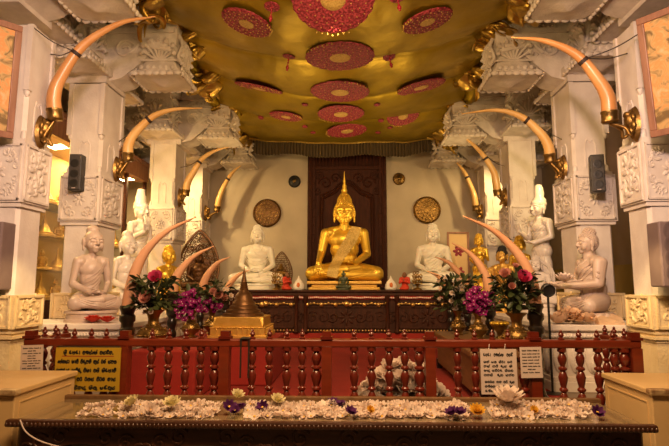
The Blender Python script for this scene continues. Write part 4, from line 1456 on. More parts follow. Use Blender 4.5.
statue('golden_statue', 'golden seated statue behind the largest right tusk, pink rose before it', 'slim', 'gold', at(521, 7.10, PZ), face(-0.40, -0.9), 0.66, 'gold', 'slim', (0.30, 0.27, 0.52, 'gold_matte'))

# bronze filigree arch with a small seated bronze figure
def filigree(t, w, h, m, loc, sc=1.0, y=0.06):
    mb = MB()
    # pointed leaf outline
    def half(a):      # a 0..1 from foot to tip
        return w * (math.sin(PI * (0.20 + 0.80 * a)) ** 0.75) * (1 if a < 0.999 else 0)
    L = [(-half(i / 24), y, h * i / 24) for i in range(25)]
    Rr = [(-p[0], y, p[2]) for p in L]
    mb.tube(L, 0.028, 6); mb.tube(Rr, 0.028, 6)
    for k_ in (0.80, 0.60):
        mb.tube([(p[0] * k_, y, 0.06 * h + p[2] * (k_ + 0.10)) for p in L], 0.014, 6)
        mb.tube([(p[0] * k_, y, 0.06 * h + p[2] * (k_ + 0.10)) for p in Rr], 0.014, 6)
    r = random.Random(3)
    for j in range(16):
        a = (j + 0.4) / 16.6
        x0 = half(a)
        n = max(1, int(x0 * 2 / 0.075))
        for i in range(n):
            x = -x0 + 2 * x0 * (i + 0.5) / n
            mb.tube([(x + p[0], y, a * h + p[2]) for p in spiral(0, 0, 0.042, 1.2, r.uniform(0, 6), r.choice((-1, 1)), 9)], 0.0125, 5)
    mb.prism([(-half(0.05) * 0.6, 0.0), (half(0.05) * 0.6, 0.0), (half(0.4) * 0.55, 0.45 * h), (0, 0.62 * h), (-half(0.4) * 0.55, 0.45 * h)], y - 0.006, y + 0.02)
    mb.obj('halo', M[m], t, 60, 0, loc, None, sc)


t, b = statue('bronze_arch_statue', 'dark bronze seated figure under a pointed filigree arch on the left', 'lap', 'dark_bronze', at(198, 8.30, PZ), face(0.25, -0.97), 0.62, 'dark_bronze', 'lap', (0.46, 0.36, 0.46, 'dark_bronze', True))
filigree(t, 0.44, 1.36, 'dark_bronze', (0, 0.22, 0.42), 1.18)
t, b = statue('bronze_arch_statue', 'small bronze figure with pierced leaf halo between white and golden statues', 'lap', 'old_gold', (P(281, 285, 8.98).x, 8.98, AZ), R(4), 0.38, None, None, (0.42, 0.34, 0.18, 'old_gold', True))
filigree(t, 0.50, 1.65, 'dark_bronze', (0, 0.16, 0.1))

# ------------------------------------------------------------------ small things on the altar
def monk(label, px, s, turn, robe='red_robe'):
    p = P(px, 290, 7.78)
    t = thing('monk_figurine', label, 'figurine', (p.x, 7.80, AZ), turn, None, s)
    mb = MB()
    mb.ell((0, 0.03, 0.10), (0.17, 0.17, 0.13)); mb.ell((0, -0.10, 0.06), (0.19, 0.13, 0.08))
    mb.ell((0, 0.02, 0.30), (0.14, 0.12, 0.22)); mb.ell((0, 0.0, 0.45), (0.17, 0.10, 0.10))
    for q in (-1, 1):
        mb.cap((q * 0.16, 0, 0.46), (q * 0.19, -0.07, 0.28), 0.055, 0.048)
        mb.cap((q * 0.19, -0.07, 0.28), (q * 0.03, -0.19, 0.34), 0.048, 0.034)
    link('robe', with_mat(remeshed(mb, 0.014, 3, 'robe'), robe), t)
    hb = MB()
    head(hb, Matrix.Translation((0, -0.04, -0.20)) @ Matrix.Diagonal((1.0, 1.0, 1.0, 1)), False, False)
    hb.cap((0, 0, 0.46), (0, -0.03, 0.53), 0.045, 0.045)
    hb.cap((-0.02, -0.19, 0.35), (-0.005, -0.22, 0.42), 0.022, 0.014); hb.cap((0.02, -0.19, 0.35), (0.005, -0.22, 0.42), 0.022, 0.014)
    link('head', with_mat(remeshed(hb, 0.010, 2, 'head'), 'skin'), t)
    return t


monk('small kneeling monk figurine in red left of the golden statue', 286, 0.38, face(0.8, -0.6))
monk('small sitting monk figurine in red right of the golden statue', 405, 0.38, face(-0.3, -0.95))
for px, lab in ((298.5, 'left'), (391, 'right')):
    p = P(px, 290, 7.80)
    t = thing('porcelain_stupa', 'white teardrop ornament with orange flame mark, %s of the golden statue' % lab, 'ornament', (p.x, 7.82, AZ), 0, 'white teardrop ornaments')
    MB().lathe([(0.02, 0), (0.085, 0), (0.092, 0.03), (0.085, 0.08), (0.06, 0.125), (0.028, 0.16), (0.014, 0.185), (0.004, 0.215)], 20).obj('bell', M['porcelain'], t, 180)
    mb = MB()
    mb.ell((0, -0.080, 0.075), (0.026, 0.014, 0.038), 12, 8, rot=Matrix.Rotation(-0.3, 3, 'X'))
    mb.obj('flame_mark', M['orange'], t, 180)
t, b = statue('green_statue', 'tiny dark green seated figurine in front of the golden statue', 'lap', 'jade', (P(343.5, 285, 7.72).x, 7.74, AZ), 0, 0.265, None, None, (0.36, 0.26, 0.10, 'jade', True))
for px, lab in ((276, 'left monk figurine'), (418, 'right monk figurine')):
    p = P(px, 290, 7.9)
    t = thing('gilt_ornament', 'small gilt filigree ornament on the altar beside the %s' % lab, 'ornament', (p.x, 7.95, AZ))
    mb = MB()
    mb.lathe([(0.01, 0), (0.07, 0), (0.06, 0.02), (0.02, 0.04), (0.02, 0.07), (0.05, 0.09), (0.01, 0.10)], 14)
    for k in range(14):
        sp = spiral(0, 0, 0.035, 1.2, k, 1, 8)
        mb.tube([((k % 3 - 1) * 0.045 + q[0], 0, 0.11 + (k // 3) * 0.035 + q[2]) for q in sp], 0.009, 5)
    mb.obj('filigree', M['old_gold'], t, 60)

# framed picture leaning at the right end
p = P(458, 250, 8.95)
t = thing('framed_picture', 'cream framed picture of a red flower behind the right white statue', 'picture', (p.x, 8.93, AZ))
fz = P(458, 232, 8.95).z - AZ
mb = MB()
for (x0, x1, z0, z1) in ((-0.19, 0.19, fz - 0.035, fz), (-0.19, 0.19, 0.0, 0.035), (-0.19, -0.155, 0.035, fz - 0.035), (0.155, 0.19, 0.035, fz - 0.035)):
    mb.box(x0, x1, -0.02, 0.02, z0, z1)
mb.obj('frame', M['frame_wood'], t, 0, 0.004)
MB().box(-0.158, 0.158, -0.008, 0.012, 0.033, fz - 0.033).obj('canvas', M['cream_paint'], t, 0)
mb = MB()
for zc in (fz * 0.66, fz * 0.30):
    for k in range(6):
        a = k * PI / 3
        mb.ell((0.055 * math.cos(a), -0.010, zc + 0.055 * math.sin(a)), (0.045, 0.004, 0.028), 10, 5, rot=Matrix.Rotation(-a, 3, 'Y'))
mb.obj('painted_flower', M['medallion'], t, 0)

# ------------------------------------------------------------------ discs on the back wall
def wall_disc(label, px, py, r, shiny=False):
    p = P(px, py, 9.40)
    t = thing('wall_disc', label, 'disc', (p.x, 9.42, p.z))
    X = Matrix.Rotation(PI / 2, 4, 'X')
    mb = MB()
    if shiny:
        mb.lathe([(0.01, 0), (r, 0), (r, 0.03), (r * 0.86, 0.045), (r * 0.8, 0.03), (r * 0.4, 0.045), (0.01, 0.06)], 32, mat=X)
        mb.obj('dish', M['black' if 'left' in label else 'brass'], t, 40)
        MB().ell((0, -0.055, 0), (r * 0.3, 0.02, r * 0.3)).obj('boss', M['brass'], t, 180)
    else:
        mb.lathe([(0.01, 0), (r, 0), (r, 0.03), (r * 0.92, 0.045), (r * 0.86, 0.028), (r * 0.5, 0.032), (0.01, 0.04)], 44, mat=X)
        mb.obj('dish', M['old_gold' if 'right' in label else 'dark_bronze'], t, 40)
        mb = MB()
        for ring, n in ((0.22, 7), (0.45, 12), (0.68, 18), (0.89, 44)):
            for k in range(n):
                a = 2 * PI * k / n + ring
                if ring < 0.85:
                    sp = spiral(0, 0, r * 0.10, 1.1, a, 1, 9)
                    mb.tube([(r * ring * math.cos(a) + q[0], -0.036, r * ring * math.sin(a) + q[2]) for q in sp], 0.009, 5)
                else:
                    mb.ell((r * ring * math.cos(a), -0.045, r * ring * math.sin(a)), (0.012, 0.012, 0.012), 6, 5)
        mb.obj('chasing', M['brass'], t, 60)


wall_disc('large dark embossed disc on the back wall, left', 267, 213, 0.265)
wall_disc('large gold embossed disc on the back wall, right', 427, 210, 0.255)
wall_disc('small dark mirror disc above the embossed disc on left', 294.5, 181.5, 0.115, True)
wall_disc('small brass dish above the embossed disc on right', 399, 179, 0.115, True)
# ------------------------------------------------------------------ carpet, benches, stupa
cp = MB().box(-1.84, 1.84, 3.50, 7.53, FZ, FZ + 0.012)
tag(cp.obj('red_carpet', M['carpet']), 'red carpet covering the shrine floor behind the balustrade', 'carpet')
BZ = 1.0
mb = MB().box(-1.56, -1.05, 3.98, 5.72, FZ + 0.012, BZ).box(-1.06, -0.56, 4.62, 5.50, FZ + 0.012, BZ - 0.001)
t = thing('offering_bench', 'low bench draped in red cloth under the left vases and stupa', 'bench', (-1.3, 4.9, FZ + 0.012))
mb.v = [(x + 1.3, y - 4.9, z - FZ - 0.012) for x, y, z in mb.v]
mb.obj('cloth_cover', M['red_cloth'], t, 0, 0.015)
t = thing('offering_bench', 'low brown wooden bench under the right vases behind the balustrade', 'bench', (1.3, 4.9, FZ + 0.012))
MB().box(-0.25, 0.25, -0.92, 0.82, 0.34, BZ - FZ - 0.012).obj('top', M['bench_wood'], t, 0, 0.01)
MB().box(-0.22, 0.22, -0.88, 0.78, 0.06, 0.34).obj('carcass', M['bench_wood'], t, 0, 0.01)
for sx in (-1, 1):
    for sy in (-0.88, 0.78):
        MB().box(sx * 0.20 - 0.03, sx * 0.20 + 0.03, sy - 0.03, sy + 0.03, 0, 0.10).obj('foot', M['black_wood'], t, 0)

sp_ = P(243, 330, 5.05)
t = thing('gilded_stupa', 'golden model stupa with square tiered base and dark spire', 'stupa', (sp_.x, 5.05, BZ))
mb = MB()
for w, z0, z1 in ((0.275, 0.0, 0.035), (0.255, 0.035, 0.10), (0.262, 0.10, 0.112), (0.225, 0.112, 0.15)):
    mb.prism([(-w, -w), (w, -w), (w, w), (-w, w)], z0, z1, 'z')
for q in range(4):
    T = Matrix.Rotation(q * PI / 2, 4, 'Z')
    for k in range(9):
        x = -0.20 + k * 0.05
        mb.box(x - 0.008, x + 0.008, -0.268, -0.25, 0.038, 0.098, mat=T)
    mb.prism([(-0.235, 0.112), (0.235, 0.112), (0.20, 0.20), (-0.20, 0.20)], -0.235, -0.20, 'y', mat=T)
mb.prism([(-0.2, -0.2), (0.2, -0.2), (0.2, 0.2), (-0.2, 0.2)], 0.15, 0.20, 'z')
mb.obj('tiered_base', M['gold_matte'], t, 0, 0.004)
sk = 0.0
MB().lathe([(0.205, 0.20), (0.20, 0.225), (0.17, 0.235), (0.165, 0.26), (0.14, 0.27), (0.135, 0.295), (0.115, 0.305), (0.108, 0.335), (0.092, 0.35), (0.085, 0.39), (0.066, 0.42), (0.052, 0.43), (0.046, 0.45)], 28).obj('bell', M['dark_bronze'], t, 40)
pr = [(0.05, 0.445)]
for k in range(7):
    z = 0.455 + k * 0.021
    r = 0.043 * (1 - k / 10)
    pr += [(r, z), (r * 1.05, z + 0.009), (r * 0.85, z + 0.018)]
pr += [(0.014, 0.605), (0.017, 0.62), (0.006, 0.64), (0.003, 0.685)]
MB().lathe(pr, 16).obj('spire', M['dark_bronze'], t, 40)

# ------------------------------------------------------------------ vases and bouquets
VASE_G = 'brass vases on the benches'


def vase(label, px, Yv, h, rb, belly=0.45):
    p = at(px, Yv, BZ)
    t = thing('brass_vase', label, 'vase', p, 0, VASE_G)
    prof = [(0.02, 0), (rb * 0.62, 0), (rb * 0.66, h * 0.04), (rb * 0.45, h * 0.09), (rb * 0.50, h * 0.13), (rb * 0.9, h * 0.24), (rb, h * 0.34), (rb * 0.93, h * 0.44), (rb * 0.6, h * 0.54), (rb * 0.36, h * 0.62), (rb * 0.33, h * 0.76), (rb * 0.42, h * 0.88), (rb * 0.66, h * 0.97), (rb * 0.70, h), (rb * 0.60, h * 0.99), (rb * 0.36, h * 0.86), (rb * 0.25, h * 0.70)]
    MB().lathe(prof, 28).obj('body', M['brass'], t, 50)
    mb = MB()
    for zz, rr in ((0.34, 1.005), (0.50, 0.76), (0.60, 0.42)):
        n = int(22 * rr) + 8
        mb = MB()
        for k in range(n):
            a = 2 * PI * k / n
            mb.ell((rb * rr * math.cos(a), rb * rr * math.sin(a), h * zz), (0.009, 0.009, 0.007), 6, 5)
        mb.tube([(rb * rr * math.cos(2 * PI * k / 24), rb * rr * math.sin(2 * PI * k / 24), h * zz) for k in range(25)], 0.004, 4)
        mb.obj('beaded_band', M['brass'], t, 180)
    return Vector(p) + Vector((0, 0, h))


def petal(ln, wd, curl=0.3, cup=0.25, n=5, th=0.0):
    v, f = [], []
    for i in range(n + 1):
        t = i / n
        w = wd * math.sin(PI * (0.12 + 0.80 * t)) ** 0.8
        z = curl * ln * t * t
        for k, q in enumerate((-1, 0, 1)):
            v.append(Vector((ln * t, q * w, z + abs(q) * cup * w)))
    for i in range(n):
        for k in range(2):
            a = i * 3 + k
            f.append((a, a + 3, a + 4, a + 1))
    return v, f


def flower_mesh(name, rings, centre, mats, thick=0.0008):
    """rings: (count, length, width, elevation, curl, z)"""
    mb = MB()
    for n, ln, wd, el, cu, z in rings:
        for k in range(n):
            T = Matrix.Translation((0, 0, z)) @ Matrix.Rotation(2 * PI * (k + 0.5 * (z > 0.001)) / n + el, 4, 'Z') @ Matrix.Rotation(-el, 4, 'Y')
            v, f = petal(ln, wd, cu)
            mb.add(v, f, 0, T)
            v2 = [p - Vector((0, 0, thick)) for p in v]
            mb.add(v2, [q[::-1] for q in f], 0, T)
    if centre: mb.ell((0, 0, centre[1]), (centre[0], centre[0], centre[0] * 0.7), 8, 6, m=1)
    return mb.mesh(name, [M[m] for m in mats], 180)


F_WHITE = flower_mesh('flower', [(7, 0.034, 0.0095, 0.25, 0.3, 0), (6, 0.026, 0.008, 0.75, 0.2, 0.003)], (0.006, 0.008), ['petal_white', 'pollen'])
F_STAR = flower_mesh('flower', [(5, 0.036, 0.013, 0.3, 0.25, 0)], (0.006, 0.006), ['petal_white', 'pollen'])
F_LOTUS = flower_mesh('flower', [(9, 0.062, 0.015, 0.35, 0.3, 0), (8, 0.055, 0.014, 0.8, 0.2, 0.004), (6, 0.042, 0.012, 1.15, 0.1, 0.008)], (0.011, 0.018), ['petal_cream', 'pollen'])
F_WLOT = flower_mesh('flower', [(10, 0.075, 0.017, 0.3, 0.3, 0), (9, 0.068, 0.016, 0.7, 0.2, 0.004), (7, 0.05, 0.013, 1.1, 0.1, 0.008)], (0.012, 0.018), ['petal_white', 'pollen'])
F_PURP = flower_mesh('flower', [(8, 0.040, 0.012, 0.3, 0.35, 0), (7, 0.032, 0.011, 0.75, 0.2, 0.004)], (0.007, 0.01), ['petal_purple', 'pollen'])
F_YELL = flower_mesh('flower', [(12, 0.042, 0.010, 0.25, 0.3, 0), (10, 0.034, 0.009, 0.65, 0.2, 0.004), (8, 0.024, 0.008, 1.0, 0.1, 0.007)], (0.007, 0.01), ['petal_yellow', 'pollen'])
F_ORCH = flower_mesh('orchid_blossom', [(5, 0.040, 0.019, 0.2, 0.2, 0)], (0.008, 0.006), ['petal_magenta', 'petal_white'])
F_ROSE = flower_mesh('rose', [(8, 0.075, 0.036, 0.35, 0.5, 0), (7, 0.065, 0.034, 0.75, 0.45, 0.005), (6, 0.052, 0.030, 1.05, 0.3, 0.010), (5, 0.036, 0.022, 1.25, 0.1, 0.015)], None, ['petal_pink'])
F_PALE = flower_mesh('pale_rose', [(8, 0.065, 0.032, 0.35, 0.5, 0), (7, 0.056, 0.030, 0.75, 0.45, 0.005), (6, 0.045, 0.026, 1.05, 0.3, 0.010)], None, ['petal_pale'])
F_SMALL = flower_mesh('small_flower', [(6, 0.030, 0.012, 0.3, 0.3, 0), (5, 0.022, 0.010, 0.8, 0.2, 0.003)], (0.006, 0.008), ['petal_white', 'pollen'])


def bouquet(name, label, base, spec, leaves, spread, height, seed, group=None):
    r = random.Random(seed)
    t = thing(name, label, 'bouquet', base, 0, group)
    lf, st = MB(), MB()
    for i in range(leaves):
        a = r.uniform(0, 2 * PI)
        q = spread * math.sqrt(r.uniform(0.02, 1))
        z = height * r.uniform(0.02, 0.95)
        c = Vector((q * math.cos(a), q * math.sin(a) * 0.8, z))
        d = Vector((c.x + r.uniform(-.1, .1), c.y + r.uniform(-.1, .1), r.uniform(-0.08, 0.15))).normalized()
        ln = r.uniform(0.045, 0.085)
        v, f = petal(ln, ln * 0.26, r.uniform(-0.5, 0.3), 0.3)
        T = Matrix.Translation(c) @ d.to_track_quat('X', 'Z').to_matrix().to_4x4() @ Matrix.Rotation(r.uniform(-0.8, 0.8), 4, 'X')
        lf.add(v, f, 0, T)
        if i % 3 == 0:
            st.tube(catmull([(0, 0, -0.06), c * 0.45 + Vector((0, 0, 0.02)), c], 4), 0.0035, 5)
    heads = []
    for me, pos, sc in spec:
        p = Vector(pos)
        d = Vector((p.x * 1.0, p.y - spread * 0.9, max(0.05, p.z - height * 0.35) * 0.8 + 0.05)).normalized()
        link(me.name.split('.')[0], me, t, p, d.to_track_quat('Z', 'Y').to_euler(), sc)
        st.tube(catmull([(0, 0, -0.06), p * 0.5 + Vector((0, 0, 0.02)), p], 4), 0.004, 5)
    lf.obj('foliage', M['leaf'], t, 180)
    st.obj('stems', M['leaf'], t, 180)
    return t


def cloud(me, n, c, r_, seed, s0=0.8, s1=1.1):
    q = random.Random(seed)
    out = []
    while len(out) < n:
        p = Vector((q.uniform(-1, 1), q.uniform(-1, 1), q.uniform(-1, 1)))
        if p.length > 1 or p.y > 0.5: continue
        out.append((me, (c[0] + p.x * r_[0], c[1] + p.y * r_[1], c[2] + p.z * r_[2]), q.uniform(s0, s1)))
    return out


b = vase('wide brass vase holding the pink bouquet, leftmost of the vases', 155, 4.16, 0.30, 0.125)
bouquet('flower_bouquet', 'leafy bouquet with pink and pale roses in the leftmost brass vase', b, [(F_ROSE, (0.03, -0.06, 0.24), 1.0), (F_PALE, (-0.02, -0.10, 0.09), 1.0), (F_PALE, (-0.09, -0.05, 0.12), 0.7)] + cloud(F_SMALL, 9, (-0.08, -0.05, 0.06), (0.14, 0.08, 0.14), 3, 0.6, 0.9), 230, 0.16, 0.27, 11)
b = vase('brass vase under the magenta orchids behind the left post', 192, 4.92, 0.26, 0.088)
bouquet('orchid_bouquet', 'magenta orchid spray hanging over the second brass vase on the left', b, cloud(F_ORCH, 84, (-0.02, -0.05, 0.05), (0.12, 0.09, 0.15), 5, 0.5, 0.8), 40, 0.13, 0.2, 12)
b = vase('brass vase beside the gilded stupa on the left', 213, 5.30, 0.26, 0.088)
bouquet('orchid_bouquet', 'peach roses and magenta orchids in the vase beside the stupa', b, cloud(F_ORCH, 50, (-0.03, -0.05, 0.04), (0.14, 0.08, 0.08), 6, 0.5, 0.8) + [(F_PALE, (0.07, -0.06, 0.13), 1.0), (F_PALE, (0.02, -0.05, 0.16), 0.8), (F_PALE, (0.12, -0.02, 0.10), 0.8)] + cloud(F_SMALL, 5, (0.1, -0.05, 0.16), (0.14, 0.08, 0.1), 8), 140, 0.18, 0.28, 13)
b = vase('widest brass vase with pink rose bouquet, rightmost of the vases', 515, 4.16, 0.28, 0.120)
bouquet('flower_bouquet', 'leafy bouquet with one hot pink rose in the rightmost vase', b, [(F_ROSE, (0.03, -0.09, 0.26), 1.0), (F_PALE, (-0.09, -0.06, 0.29), 0.9), (F_PALE, (-0.05, -0.08, 0.20), 0.6), (F_PALE, (0.0, -0.03, 0.36), 0.5)], 250, 0.15, 0.32, 14)
b = vase('brass vase under the magenta orchids on the right', 477, 4.92, 0.25, 0.088)
bouquet('orchid_bouquet', 'dense ball of magenta orchids in the middle vase on the right', b, cloud(F_ORCH, 78, (-0.01, -0.05, 0.10), (0.12, 0.10, 0.13), 7, 0.55, 0.85) + cloud(F_ORCH, 20, (0.17, 0.0, 0.13), (0.08, 0.06, 0.12), 9, 0.55, 0.85), 40, 0.1, 0.15, 15)
b = vase('small brass vase with the white posy on the right', 457, 5.30, 0.24, 0.075)
bouquet('flower_bouquet', 'green posy dotted with small white flowers by the altar end', b, cloud(F_SMALL, 30, (-0.05, -0.05, 0.18), (0.20, 0.12, 0.18), 10), 300, 0.20, 0.36, 16)
# gold bowl between the right vases
p = at(498, 4.75, BZ)
t = thing('golden_bowl', 'low golden bowl between the orchids and the pink rose vase', 'bowl', p, 0, None, 0.72)
MB().lathe([(0.02, 0), (0.07, 0), (0.06, 0.03), (0.03, 0.06), (0.035, 0.10), (0.09, 0.16), (0.105, 0.21), (0.10, 0.215), (0.085, 0.17), (0.02, 0.13)], 24, lobes=10, amp=0.08).obj('cup', M['brass'], t, 50)
mb = MB()
for k in range(12):
    a = k * PI / 6
    mb.ell((0.095 * math.cos(a), 0.095 * math.sin(a), 0.215), (0.03, 0.03, 0.022), 8, 6)
mb.obj('lotus_rim', M['gold'], t, 180)

# ------------------------------------------------------------------ flowers lying on the side platforms
p = P(98, 323, 4.58)
t = thing('red_lotus', 'scarlet cloth lotus lying before the left pink statue', 'flower', (p.x, 4.60, PZ))
RL = flower_mesh('blossom', [(12, 0.085, 0.024, 0.2, 0.35, 0), (10, 0.07, 0.022, 0.6, 0.25, 0.006), (7, 0.045, 0.018, 1.0, 0.1, 0.012)], (0.012, 0.02), ['petal_red', 'petal_red'])
link('blossom', RL, t, (-0.055, 0, 0.008)); link('blossom', RL, t, (0.075, 0.0, 0.008), (0, 0, 0.4), 0.9)
p = P(573, 324, 4.58)
t = thing('peach_flower_heap', 'heap of peach coloured cloth petals before the right pink statue', 'flowers', (p.x, 4.61, PZ))
PF = flower_mesh('blossom', [(7, 0.085, 0.034, 0.3, 0.3, 0), (6, 0.06, 0.028, 0.8, 0.2, 0.006)], (0.012, 0.012), ['peach', 'peach'])
q = random.Random(4)
for k in range(22):
    a = q.uniform(0, 2 * PI); rr = math.sqrt(q.uniform(0, 1))
    link('blossom', PF, t, (0.17 * rr * math.cos(a), 0.06 * rr * math.sin(a), 0.012 + 0.13 * (1 - rr) * q.uniform(0.5, 1)), (q.uniform(-.6, .6), q.uniform(-.6, .6), q.uniform(0, 6)), q.uniform(0.7, 1.0))
p = P(607, 326, 4.62)
t = thing('folded_cloth', 'folded peach brocade cloth on the platform by the right statue', 'cloth', (p.x, 4.62, PZ))
mb = MB()
v, f = [], []
for j in range(13):
    for i in range(9):
        v.append((-0.11 + 0.22 * i / 8 + 0.004 * j, -0.09 + 0.20 * j / 12, 0.025 + 0.05 * (j / 12) + 0.010 * math.sin(i * 1.4 + j * 0.5)))
for j in range(12):
    for i in range(8):
        a = j * 9 + i
        f.append((a, a + 1, a + 10, a + 9))
n = len(v)
v2 = [(x, y, max(0.0, z - 0.05)) for x, y, z in v]
mb.add(v, f); mb.add(v2, [q_[::-1] for q_ in f])
ed = [i for i in range(9)] + [j * 9 + 8 for j in range(1, 13)] + [12 * 9 + i for i in range(7, -1, -1)] + [j * 9 for j in range(11, 0, -1)]
mb.f += [(a, b_, n + b_, n + a) for a, b_ in zip(ed, ed[1:] + ed[:1])]; mb.m += [0] * len(ed)
mb.obj('cloth', M['peach'], t, 60)
# the white lotus lying on the hands of the right statue
p = P(566, 281, 4.62)
t = thing('white_lotus', 'white lotus blossom held in the hands of the right pink statue', 'flower', (p.x, 4.66, p.z - 0.01))
link('blossom', F_WLOT, t, (0, 0, 0), (0.2, 0, 0), 1.35)
# black floor lamp head beside the front right tusk
p = P(545, 290, 4.46)
t = thing('floodlight', 'small round black floodlight on a thin stand behind the front right tusk', 'lamp', (p.x, 4.40, FZ))
mb = MB()
mb.lathe([(0.01, -0.045), (0.042, -0.045), (0.054, -0.02), (0.056, 0.025), (0.049, 0.03), (0.044, 0.016), (0.01, 0.012)], 24, mat=Matrix.Translation((0, 0, p.z - FZ)) @ Matrix.Rotation(PI / 2 + 0.2, 4, 'X'))
mb.obj('lamp_head', M['black'], t, 50)
MB().tube([(0, 0, 0.02), (0, 0, p.z - FZ - 0.05)], 0.010, 8).obj('pole', M['black'], t, 50)
MB().lathe([(0.01, 0), (0.08, 0), (0.08, 0.015), (0.015, 0.025)], 20).obj('foot', M['black'], t, 40)

# ------------------------------------------------------------------ loudspeakers
def small_speaker(px, py, Yv, label, turn):
    p = P(px, py, Yv)
    t = thing('loudspeaker', label, 'speaker', (p.x, Yv, p.z), turn, 'small black speakers on the pillars', 0.90)
    MB().box(-0.070, 0.070, -0.06, 0.06, -0.21, 0.21).obj('cabinet', M['black'], t, 0, 0.008)
    MB().box(-0.060, 0.060, -0.066, -0.058, -0.20, 0.20).obj('grille', M['grille'], t, 0, 0.004)
    mb = MB()
    for z in (0.10, -0.02, -0.13):
        mb.lathe([(0.044, 0.0), (0.048, 0.004), (0.040, 0.006), (0.02, 0.001), (0.002, 0.004)], 20, mat=Matrix.Translation((0, -0.066, z)) @ Matrix.Rotation(PI / 2, 4, 'X'))
    mb.obj('driver', M['black'], t, 50)
    MB().box(-0.02, 0.02, -0.068, -0.066, -0.190, -0.182).obj('badge', M['paper'], t, 0)
    MB().box(-0.03, 0.03, 0.055, 0.125, -0.05, 0.05).obj('wall_bracket', M['black'], t, 0)
    return t


small_speaker(77, 173, 5.10, 'small black three-driver speaker on the second left pillar', R(4))
small_speaker(597, 174, 5.10, 'small black three-driver speaker on the second right pillar', R(-14))


def column_speaker(x, z0, z1, Yv, label, turn):
    t = thing('column_speaker', label, 'speaker', (x, Yv, z0), turn, 'tall grey speakers at the front')
    h = z1 - z0
    MB().box(-0.095, 0.095, -0.08, 0.08, 0, h).obj('cabinet', M['grey_plastic'], t, 0, 0.012)
    for k in range(4):
        z = h * (0.86 - k * 0.215)
        MB().lathe([(0.066, 0.0), (0.070, 0.006), (0.060, 0.008), (0.045, -0.004 + 0.006), (0.02, 0.003), (0.002, 0.008)], 26, mat=Matrix.Translation((0, -0.081, z)) @ Matrix.Rotation(PI / 2, 4, 'X')).obj('driver', M['grey_cone'], t, 50)
    MB().box(0.02, 0.06, -0.083, -0.08, 0.02, 0.03).obj('badge', M['paper'], t, 0)


pl_, pr_ = P(14, 257, 3.82), P(650, 257, 3.82)
column_speaker(pl_.x - 0.175, P(14, 290, 3.82).z, P(14, 222, 3.82).z, 3.86, 'tall grey four-driver column speaker on the nearest left pillar', 0)
column_speaker(pr_.x + 0.15, P(650, 287, 3.82).z, P(650, 222, 3.82).z, 3.86, 'tall grey four-driver column speaker on the nearest right pillar', 0)

# ------------------------------------------------------------------ framed paintings
def painting(label, top, bot, Yv, s):
    """edge nearest the shrine runs from top to bot; the picture leans forward and faces the hall"""
    a, b = P(top[0], top[1], Yv - 0.10), P(bot[0], bot[1], Yv)
    up = (a - b)
    H = up.length
    up.normalize()
    out = Vector((s * math.sin(R(34)), -math.cos(R(34)), 0)).normalized()
    out = (out - up * out.dot(up)).normalized()
    nrm = out.cross(up) * (1 if s > 0 else -1)
    Wd = 0.95
    # local frame: x along out (towards the entrance), z up, y = thickness
    Mx = Matrix((( *out, ), (0, 0, 0), (0, 0, 0)))
    M4 = Matrix.Identity(4)
    for i in range(3):
        M4[i][0] = out[i]; M4[i][1] = nrm[i]; M4[i][2] = up[i]
    t = thing('framed_painting', label, 'painting', (0, 0, 0))
    t.matrix_world = Matrix.Translation(b) @ M4
    mb = MB()
    w = 0.05
    for (x0, x1, z0, z1) in ((0, Wd, 0, w), (0, Wd, H - w, H), (0, w, w, H - w), (Wd - w, Wd, w, H - w)):
        mb.box(x0, x1, -0.025, 0.025, z0, z1)
    mb.obj('frame', M['frame_wood'], t, 0, 0.005)
    MB().box(w * 0.8, Wd - w * 0.8, -0.008, 0.012, w * 0.8, H - w * 0.8).obj('canvas', M['mural'], t, 0)
    return t


painting('framed painting of orange robed figures leaning out at upper left', (22, 27), (12, 139), 3.84, -1)
painting('framed painting of orange robed figures leaning out at upper right', (637, 20), (652, 138), 3.84, 1)

# ------------------------------------------------------------------ glass case with gilded figures in the left aisle
CSX0, CSX1, CSY0, CSY1 = -4.05, -3.45, 4.75, 8.75
t = thing('display_cabinet', 'lit glass cabinet of gilded figures behind the left pillars', 'cabinet', ((CSX0 + CSX1) / 2, (CSY0 + CSY1) / 2, FZ))
co = Vector((-(CSX0 + CSX1) / 2, -(CSY0 + CSY1) / 2, -FZ))


def cpart(mb, name, m, bevel=0.0):
    mb.v = [tuple(Vector(p) + co) for p in mb.v]
    return mb.obj(name, M[m], t, 0, bevel)


case = t
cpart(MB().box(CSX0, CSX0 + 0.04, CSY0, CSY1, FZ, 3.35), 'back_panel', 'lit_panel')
cpart(MB().box(CSX0, CSX1, CSY0, CSY1, FZ, 1.32), 'base_cupboard', 'dark_wood')
cpart(MB().box(CSX0, CSX1 + 0.02, CSY0, CSY1, 3.30, 3.62).box(CSX0, CSX1 + 0.06, CSY0 - .04, CSY1 + .04, 3.56, 3.62), 'cornice', 'frame_wood')
SHELF = [1.68, 2.10, 2.52]
for z in SHELF:
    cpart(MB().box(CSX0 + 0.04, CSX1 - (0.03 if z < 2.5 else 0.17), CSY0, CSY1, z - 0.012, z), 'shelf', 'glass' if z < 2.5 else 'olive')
for y in (CSY0, 5.55, 6.35, 7.15, 7.95, CSY1 - 0.06):
    cpart(MB().box(CSX1 - 0.05, CSX1, y, y + 0.06, 1.32, 3.30), 'frame_post', 'dark_wood')
cpart(MB().box(CSX1 - 0.022, CSX1 - 0.016, CSY0 + 0.06, CSY1 - 0.06, 1.32, 3.30), 'glass_pane', 'glass')
for y in (5.2, 6.2, 7.2, 8.2):
    area('cabinet_lamp', (-3.62, y, 3.27), (-3.85, y, 1.4), (0.2, 0.7), 40, YEL)
